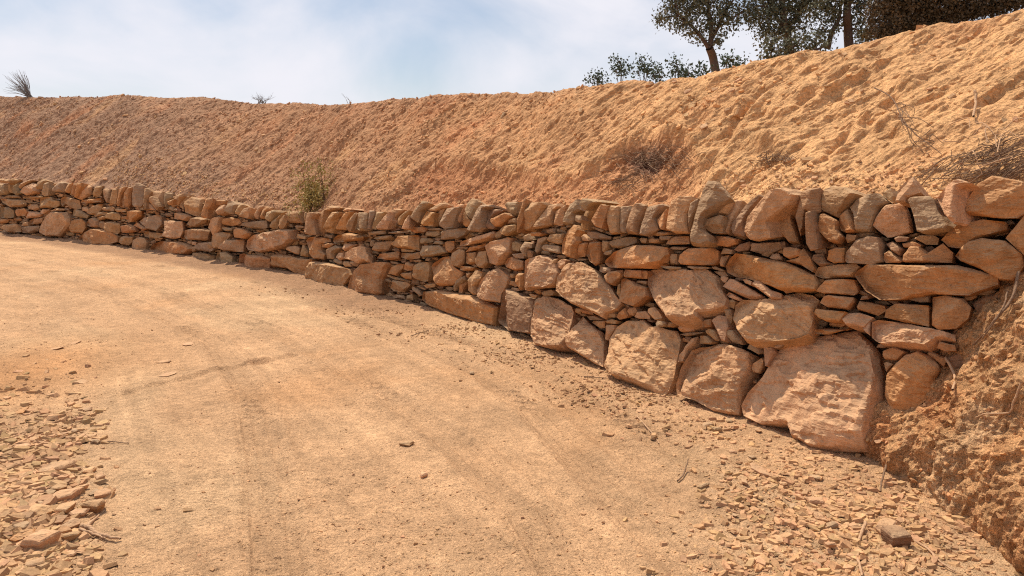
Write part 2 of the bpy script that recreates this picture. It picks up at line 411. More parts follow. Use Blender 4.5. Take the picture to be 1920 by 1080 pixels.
# shallow wheel tracks with tread marks
for trk in ([(1300, 1080), (1180, 960), (1000, 770), (900, 700), (760, 640), (560, 560), (300, 500)],
            [(1060, 1080), (985, 960), (900, 880), (840, 820), (700, 720), (520, 620), (260, 530), (60, 490)],
            [(520, 1080), (500, 880), (470, 740), (400, 640), (260, 570), (100, 510)],
            [(1560, 1080), (1400, 930), (1200, 800), (1060, 730), (900, 650), (700, 590), (480, 530)]):
    P = gpts(trk); d, s_, t_ = poly_dist(gx, gy, P)
    w = .11
    gz -= .022*np.exp(-(d/w)**4)*(.6+.4*fbm(t_*20, d*0, octv=2, seed=11))
    gz += .020*np.exp(-((d-w*1.35)/.035)**2)*(.7+.5*fbm(gx*5, gy*5, octv=2, seed=13))
    lug = np.exp(-(d/.085)**4)*np.maximum(0, np.sin(t_*520+s_*30))*sstep(0, .25, fbm(t_*9, t_*0, octv=2, seed=12)+.15)
    gz += .018*lug*(R_.ravel() < 9)
    for o_ in (-.105, -.04, .045, .11): gz += .008*np.exp(-((s_-o_)/.011)**2)*sstep(-.3, .2, fbm(t_*14+o_*40, t_*0, octv=3, seed=19))*(d < .3)
    press = np.maximum(press, np.exp(-(d/.12)**4)*(.6+.6*fbm(t_*12, t_*0, octv=3, seed=20)))
# the raised furrow lip crossing the road
P = gpts([(200, 744), (255, 727), (320, 711), (400, 690), (470, 678), (552, 661)])
d, s_, t_ = poly_dist(gx, gy, P)
am = (.7+.75*fbm(t_*9, t_*0, octv=3, seed=14))*sstep(0, .06, t_)*sstep(1.0, .96, t_)
gz += .038*am*np.where(s_ > 0, np.exp(-(d/.035)**2), np.exp(-(d/.16)**2))*(R_.ravel() < 14)
gz -= .022*np.exp(-((d-.07)/.04)**2)*(s_ > 0)*am
# dust banked against the wall foot, a shallow mound of rubble left and right
gz += (.02+.05*sstep(6, 10, ws))*np.exp(-(wd/.22)**2)*(.8+.5*fbm(gx*3, gy*3, octv=3, seed=15))
pL = ground_pt(60, 960)[:2]; mL = np.exp(-(((gx-pL[0])/.5)**2+((gy-pL[1])/.85)**2)); gz += .06*mL*(1+.5*fbm(gx*8, gy*8, octv=3, seed=16))
pR = ground_pt(1500, 960)[:2]; mR = np.exp(-(((gx-pR[0])/.5)**2+((gy-pR[1])/.8)**2)); gz += .03*mR*(1+.8*fbm(gx*9, gy*9, octv=3, seed=17))
gz *= near*sstep(33, 26, R_.ravel())+0.
# colour of the soil, with wall shade painted along its left foot
tan = np.array([.59, .358, .196]); red = np.array([.54, .275, .120]); pale = np.array([.625, .40, .225]); damp_shade = np.array([.36, .205, .115])
n1 = fbm(gx*.7, gy*.7, octv=4, seed=21)[:, None]; n2 = fbm(wd*2.0, ws*.12, octv=3, seed=22)[:, None]
gt = tan+(pale-tan)*sstep(.05, .5, n1+.3*n2)+(red-tan)*.45*sstep(.1, .6, -n1)
pq = ground_pt(20, 700)[:2]; ml = np.exp(-(((gx-pq[0])/.9)**2+((gy-pq[1])/1.4)**2))[:, None]*(.8+.5*n1)
gt = gt+(red-gt)*np.clip(.9*ml, 0, 1)
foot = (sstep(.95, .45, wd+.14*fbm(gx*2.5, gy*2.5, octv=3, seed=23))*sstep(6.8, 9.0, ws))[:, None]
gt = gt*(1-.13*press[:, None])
gt = gt+(damp_shade-gt)*.85*foot  # wall's cast shade painted into the damp soil strip at its left foot
ln3 = fbm(wd*7.5, ws*.10, octv=4, seed=24, gain=.65)[:, None]; gt = gt*(1+.24*np.clip(ln3, -.8, .8)*sstep(.5, 1.0, wd)[:, None])
for hx_, hy_, k_, oc in ((3., 3., .05, 4), (14., 14., .05, 3)): gt = gt*(1+k_*2*fbm(gx*hx_, gy*hy_, octv=oc, seed=25)[:, None])
r = len(rad); c = len(ang); idx = np.arange(r*c).reshape(r, c)
nx = np.roll(idx, -1, 1)
quads = np.stack([idx[:-1], nx[:-1], nx[1:], idx[1:]], -1).reshape(-1, 4)[:, ::-1]
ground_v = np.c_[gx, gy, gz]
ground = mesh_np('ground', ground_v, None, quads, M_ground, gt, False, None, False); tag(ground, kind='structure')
def gheight(x, y):
    a = math.atan2(x, y); rr_ = math.hypot(x, y)
    i = min(len(rad)-1, np.searchsorted(rad, rr_)); j = min(len(ang)-1, np.searchsorted(ang, a)); return gz[i*c+j]

# ------------------------------------------------------------------ the cut earth bank above the wall
RIDGE = [(-600, 186), (-100, 182), (0, 180), (60, 182), (100, 183), (160, 182), (185, 180), (220, 178), (300, 182), (380, 182), (430, 187), (480, 192), (530, 192), (600, 197), (640, 196), (720, 188), (800, 182), (880, 173), (960, 172), (1040, 169), (1100, 163), (1160, 157), (1240, 150), (1300, 143), (1345, 138), (1420, 120), (1480, 108), (1560, 90), (1620, 75), (1700, 55), (1780, 38), (1860, 22), (1900, 10), (1960, -5), (2100, -50), (2600, -190)]
TSL = [(-600, .46), (0, .50), (600, .56), (960, .62), (1400, .68), (1900, .74), (2600, .8)]
pxs = np.r_[np.linspace(-560, -20, 80)[:-1], np.linspace(-20, 1940, 1150), np.linspace(1940, 2500, 70)[1:]]
NS, NP = 300, 26
tt = np.linspace(0, 1, NS)
bv = np.zeros((NS+NP, len(pxs), 3)); bu = np.zeros((NS+NP, len(pxs))); ridgeY = []
for j, px in enumerate(pxs):
    yr = interp(px, RIDGE); d = ray(px, yr); m = d[0]/d[1]; e = d[2]/d[1]
    zt, _ = top_z(px); _, Yw = wall_hit(m, -.14); zt -= .07; t = interp(px, TSL)
    Yb = Yw+.30
    Yr = (H-zt+t*Yb)/(t-e); zr = H+e*Yr; ridgeY.append((px, Yr, zr))
    Y = Yb-.16+(Yr-Yb+.16)*tt
    q = np.clip((Y-Yb)/(Yr-Yb), 0, 1)
    z = zt+(zr-zt)*(q+.05*np.sin(q*math.pi)*(1-q)*1.2-.03*np.sin(q*math.pi*2))
    z = np.where(Y < Yb, zt-.02, z)
    rnd = sstep(.90, 1.0, q); z -= rnd*.0
    bv[:NS, j] = np.c_[m*Y, Y, z]; bu[:NS, j] = q
    ex = np.r_[.06, .15, .3, .5, .8, 1.2, 2*np.exp(np.linspace(0, math.log(150), NP-6))]
    Y2 = Yr+ex; z2 = zr+e*.80*np.minimum(ex, 30)-.05*np.minimum(ex, 1)-.02
    bv[NS:, j] = np.c_[m*Y2, Y2, z2]; bu[NS:, j] = 1.2
BX, BY, BZ = bv[..., 0], bv[..., 1], bv[..., 2]
PX = np.tile(pxs, (NS+NP, 1)); onb = bu <= 1.0
ca, sa = math.cos(1.0), math.sin(1.0)
al = BX*.8-BY*.55; up = BZ*1.9                      # along / up the face
g1 = al*ca+up*sa; g2 = -al*sa+up*ca
right = sstep(500, 1300, PX)
dis = .10*fbm(BX*.55, BY*.55, BZ*.55, 3, seed=31)
dis += (.05+.055*right)*fbm(g1*.7, g2*4.2, octv=4, seed=32)                       # bucket scrapes running down the face
dis += (.014+.012*right)*fbm(g1*4.5, g2*16, octv=3, seed=33, gain=.6)
dis += .045*fbm(BX*2.2, BY*2.2, BZ*2.2, 4, seed=34)
dis += .012*fbm(BX*11, BY*11, BZ*11, 3, seed=35, gain=.6)
dis += .022*np.maximum(0, fbm(BX*7, BY*7, BZ*7, 2, seed=36)-.1)*2
dis -= (.05+.05*right)*np.maximum(0, fbm(g1*3.2, g2*9.5, octv=3, seed=37)-.22)
dis -= .05*np.maximum(0, fbm(g1*9, g2*24, octv=2, seed=38)-.25)
# long hard scores left by the bucket teeth
for x0, y0, x1, y1, dp in ((1590, 160, 1500, 220, .05), (1620, 238, 1560, 300, .035), (1440, 190, 1375, 265, .06), (1330, 250, 1215, 345, .05), (980, 250, 935, 300, .03), (1385, 265, 1330, 330, .03), (760, 290, 690, 370, .03), (360, 190, 300, 260, .04), (590, 215, 510, 275, .04), (1690, 205, 1640, 250, .03)):
    yr = interp(PX, RIDGE); yb = interp(PX, TOPL)+10; PYa = yb+(yr-yb)*np.clip(bu, 0, 1)
    ab = np.array([x1-x0, y1-y0]); L = np.hypot(*ab); t_ = ((PX-x0)*ab[0]+(PYa-y0)*ab[1])/L**2
    s_ = ((PX-x0)*ab[1]-(PYa-y0)*ab[0])/L
    dis -= dp*np.exp(-(s_/7)**2)*sstep(-.1, .1, t_)*sstep(1.1, .9, t_)*onb
    dis += dp*.7*np.exp(-((s_-13)/7)**2)*sstep(-.1, .1, t_)*sstep(1.1, .9, t_)*onb
yr = interp(PX, RIDGE); yb = interp(PX, TOPL)+6; PYa = yb+(yr-yb)*np.clip(bu, 0, 1)
# collapsed scarp of red clay low on the face, and the undercut hollow with roots
lip = interp(PX, [(700, 372), (760, 350), (800, 322), (900, 322), (960, 332), (1060, 336), (1110, 322), (1160, 300), (1200, 285), (1290, 283), (1330, 330), (1400, 380)])+9*fbm(PX/28, PX*0, octv=3, seed=41)
inx = sstep(720, 800, PX)*sstep(1350, 1270, PX)
sc = sstep(lip-9, lip+12, PYa)*inx
deep = sstep(386, 345, PYa)
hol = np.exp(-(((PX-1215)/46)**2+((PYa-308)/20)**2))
dis -= (.055*sc*(.35+.65*deep)+.11*hol*sc)
dis += .03*np.exp(-((PYa-lip+10)/9)**2)*inx
dis += .03*sc*fbm(BX*9, BY*9, BZ*9, 3, seed=42)
for hx, hy, rx, ry, dp in ((1445, 300, 40, 14, .09), (1585, 240, 22, 12, .05), (1600, 270, 30, 16, .05), (1690, 262, 26, 12, .06), (1450, 245, 18, 10, .05)):
    dis -= dp*np.exp(-(((PX-hx)/rx)**2+((PYa-hy)/ry)**2)); dis += dp*.6*np.exp(-(((PX-hx)/rx)**2+((PYa-hy+ry*1.4)/(ry*.8))**2))
near_ridge = sstep(1.0, .93, bu)
dis = np.where(onb, dis*sstep(0, .06, bu)*(.6+.4*near_ridge), dis*.25*(bu > 1))
nrm = np.array([.0, -.58, .81])
tilt = sstep(-200, 1500, PX); nxv = -.30*(1-tilt)-.22*tilt
BX2 = BX+dis*nxv; BY2 = BY-dis*.52; BZ2 = BZ+dis*.80
# soil colours
grey = np.array([.36, .212, .130]); mid = np.array([.47, .240, .118]); tanb = np.array([.64, .362, .168]); redc = np.array([.50, .225, .105])
w = sstep(80, 900, PX+220*fbm(BX*.35, BZ*.9, octv=3, seed=51))[..., None]
col_ = grey+(mid-grey)*w
w = sstep(650, 1500, PX+260*fbm(BX*.5, BZ*1.1, octv=3, seed=52)+120*(1-bu))[..., None]; col_ = col_+(tanb-col_)*w
w = (sstep(.12, .5, fbm(g1*.7, g2*1.7, octv=4, seed=53))*.55)[..., None]; col_ = col_+((redc*1.05)-col_)*w
w = (sstep(.15, .5, fbm(g1*.5+5, g2*1.1, octv=4, seed=54))*.5)[..., None]; col_ = col_+((tanb*1.02)-col_)*w
w = (sc*(.55))[..., None]; col_ = col_+(redc*np.array([.95, .88, .85])-col_)*w
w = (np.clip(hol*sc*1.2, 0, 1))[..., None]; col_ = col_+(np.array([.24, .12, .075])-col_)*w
w = sstep(.80, 1.0, bu)[..., None]*.35; col_ = col_+(grey*1.15-col_)*w*sstep(1300, 900, PX)[..., None]
bank_v = np.stack([BX2, BY2, BZ2], -1).reshape(-1, 3)
r2, c2_ = BX.shape; ix = np.arange(r2*c2_).reshape(r2, c2_)
bq = np.stack([ix[:-1, :-1], ix[:-1, 1:], ix[1:, 1:], ix[1:, :-1]], -1).reshape(-1, 4)
bank = mesh_np('hillside', bank_v, None, bq, M_bank, col_.reshape(-1, 3), False, None, False); tag(bank, kind='structure')
bank_grid = np.stack([BX2, BY2, BZ2], -1)
def ridge_at(px):
    a = np.array(ridgeY); return np.interp(px, a[:, 0], a[:, 1]), np.interp(px, a[:, 0], a[:, 2])

# ------------------------------------------------------------------ the raw spoil bank that buries the near end of the wall
NU, NV = 330, 360
ub = np.array([[2.02, 4.62], [2.05, 4.30], [2.08, 3.95], [2.10, 3.65], [2.13, 3.3], [2.08, 3.05], [2.14, 2.6], [2.2, 2.0], [2.3, 1.0], [2.5, -1.0]])
US, _ = dense(ub, NU)
# finer towards the far (visible) end
wpar = np.linspace(0, 1, NU)**1.35; US = np.c_[np.interp(wpar, np.linspace(0, 1, NU), US[:, 0]), np.interp(wpar, np.linspace(0, 1, NU), US[:, 1])]
prof = np.array([(0, -.06), (.0, .0), (.03, .13), (.07, .25), (.15, .33), (.23, .50), (.30, .66), (.40, .88), (.52, 1.08), (.68, 1.3), (1.0, 1.55), (1.7, 2.0), (3.2, 2.9), (6, 4.2)])
pv = np.r_[0, np.cumsum(np.linalg.norm(np.diff(prof, axis=0), axis=1))]; vpar = np.linspace(0, 1, NV)**1.5*pv[-1]
pdx = np.interp(vpar, pv, prof[:, 0]); pz = np.interp(vpar, pv, prof[:, 1])
EX = US[:, 0][:, None]+pdx[None]; EY = US[:, 1][:, None]+pdx[None]*.22; EZ = np.tile(pz, (NU, 1))
lo = sstep(.5, .15, EZ)
dE = .12*fbm(EX*1.9, EY*1.9, EZ*1.9, 3, seed=61)+.055*fbm(EX*6, EY*6, EZ*5, 4, seed=62, ridged=True)+.030*fbm(EX*18, EY*18, EZ*13, 3, seed=63, gain=.6)+.016*fbm(EX*45, EY*45, EZ*32, 2, seed=65)
dE += lo*.05*fbm(EY*13, EZ*2.0, EX*0, 3, seed=64, ridged=True)
dE *= sstep(-.06, .05, EZ)
EX2 = EX-dE*.85; EZ2 = EZ+dE*.35; EY2 = EY-dE*.35
ce = np.array([.66, .365, .172]); cr_ = np.array([.55, .265, .115]); cp = np.array([.72, .44, .235])
wn_ = fbm(EX*3, EY*3, EZ*3, 4, seed=66)[..., None]; ecol = ce+(cr_-ce)*sstep(0., .4, wn_)+(cp-ce)*sstep(.0, .4, -wn_)
ix = np.arange(NU*NV).reshape(NU, NV)
eq = np.stack([ix[:-1, :-1], ix[:-1, 1:], ix[1:, 1:], ix[1:, :-1]], -1).reshape(-1, 4)
earth_v = np.stack([EX2, EY2, EZ2], -1).reshape(-1, 3)
earth = mesh_np('earth_bank', earth_v, None, eq, M_clay, ecol.reshape(-1, 3), False, None, False); tag(earth, kind='structure')

def bvh_sub(v, q, keep):
    return BVHTree.FromPolygons([tuple(p) for p in v], [tuple(int(a) for a in f) for f in q[keep]])
gk = near[quads].all(1) & (np.abs(np.degrees(A_.ravel()))[quads] < 43).all(1)
BV_G = None
BV_E = BVHTree.FromPolygons([tuple(p) for p in earth_v], [tuple(int(a) for a in f) for f in eq])
BV_B = BVHTree.FromPolygons([tuple(p) for p in bank_v[:NS*c2_][::1]], [tuple(int(a) for a in f) for f in bq[:(NS-1)*(c2_-1)]])
def hit(px, py, lift=0.):
    d = Vector(ray(px, py)).normalized(); o = Vector((0, 0, H)); best = None
    for bvh in (BV_E, BV_B):
        h_ = bvh.ray_cast(o, d)
        if h_[0] is not None and (best is None or h_[3] < best[1]): best = (h_[0], h_[3], h_[1])
    if d.z < -1e-3:
        g_ = ground_pt(px, py); g_ = ground_pt(px, py, gheight(g_[0], g_[1])); L = (Vector(g_)-o).length
        i_, Yw = wall_hit(g_[0]/g_[1])
        if best is None or (L < best[1] and g_[1] < Yw+.1): best = (Vector(g_), L, Vector((0, 0, 1)))
    if best is None: return None
    n_ = best[2] if best[2].dot(d) < 0 else -best[2]
    return best[0]+n_*lift, n_

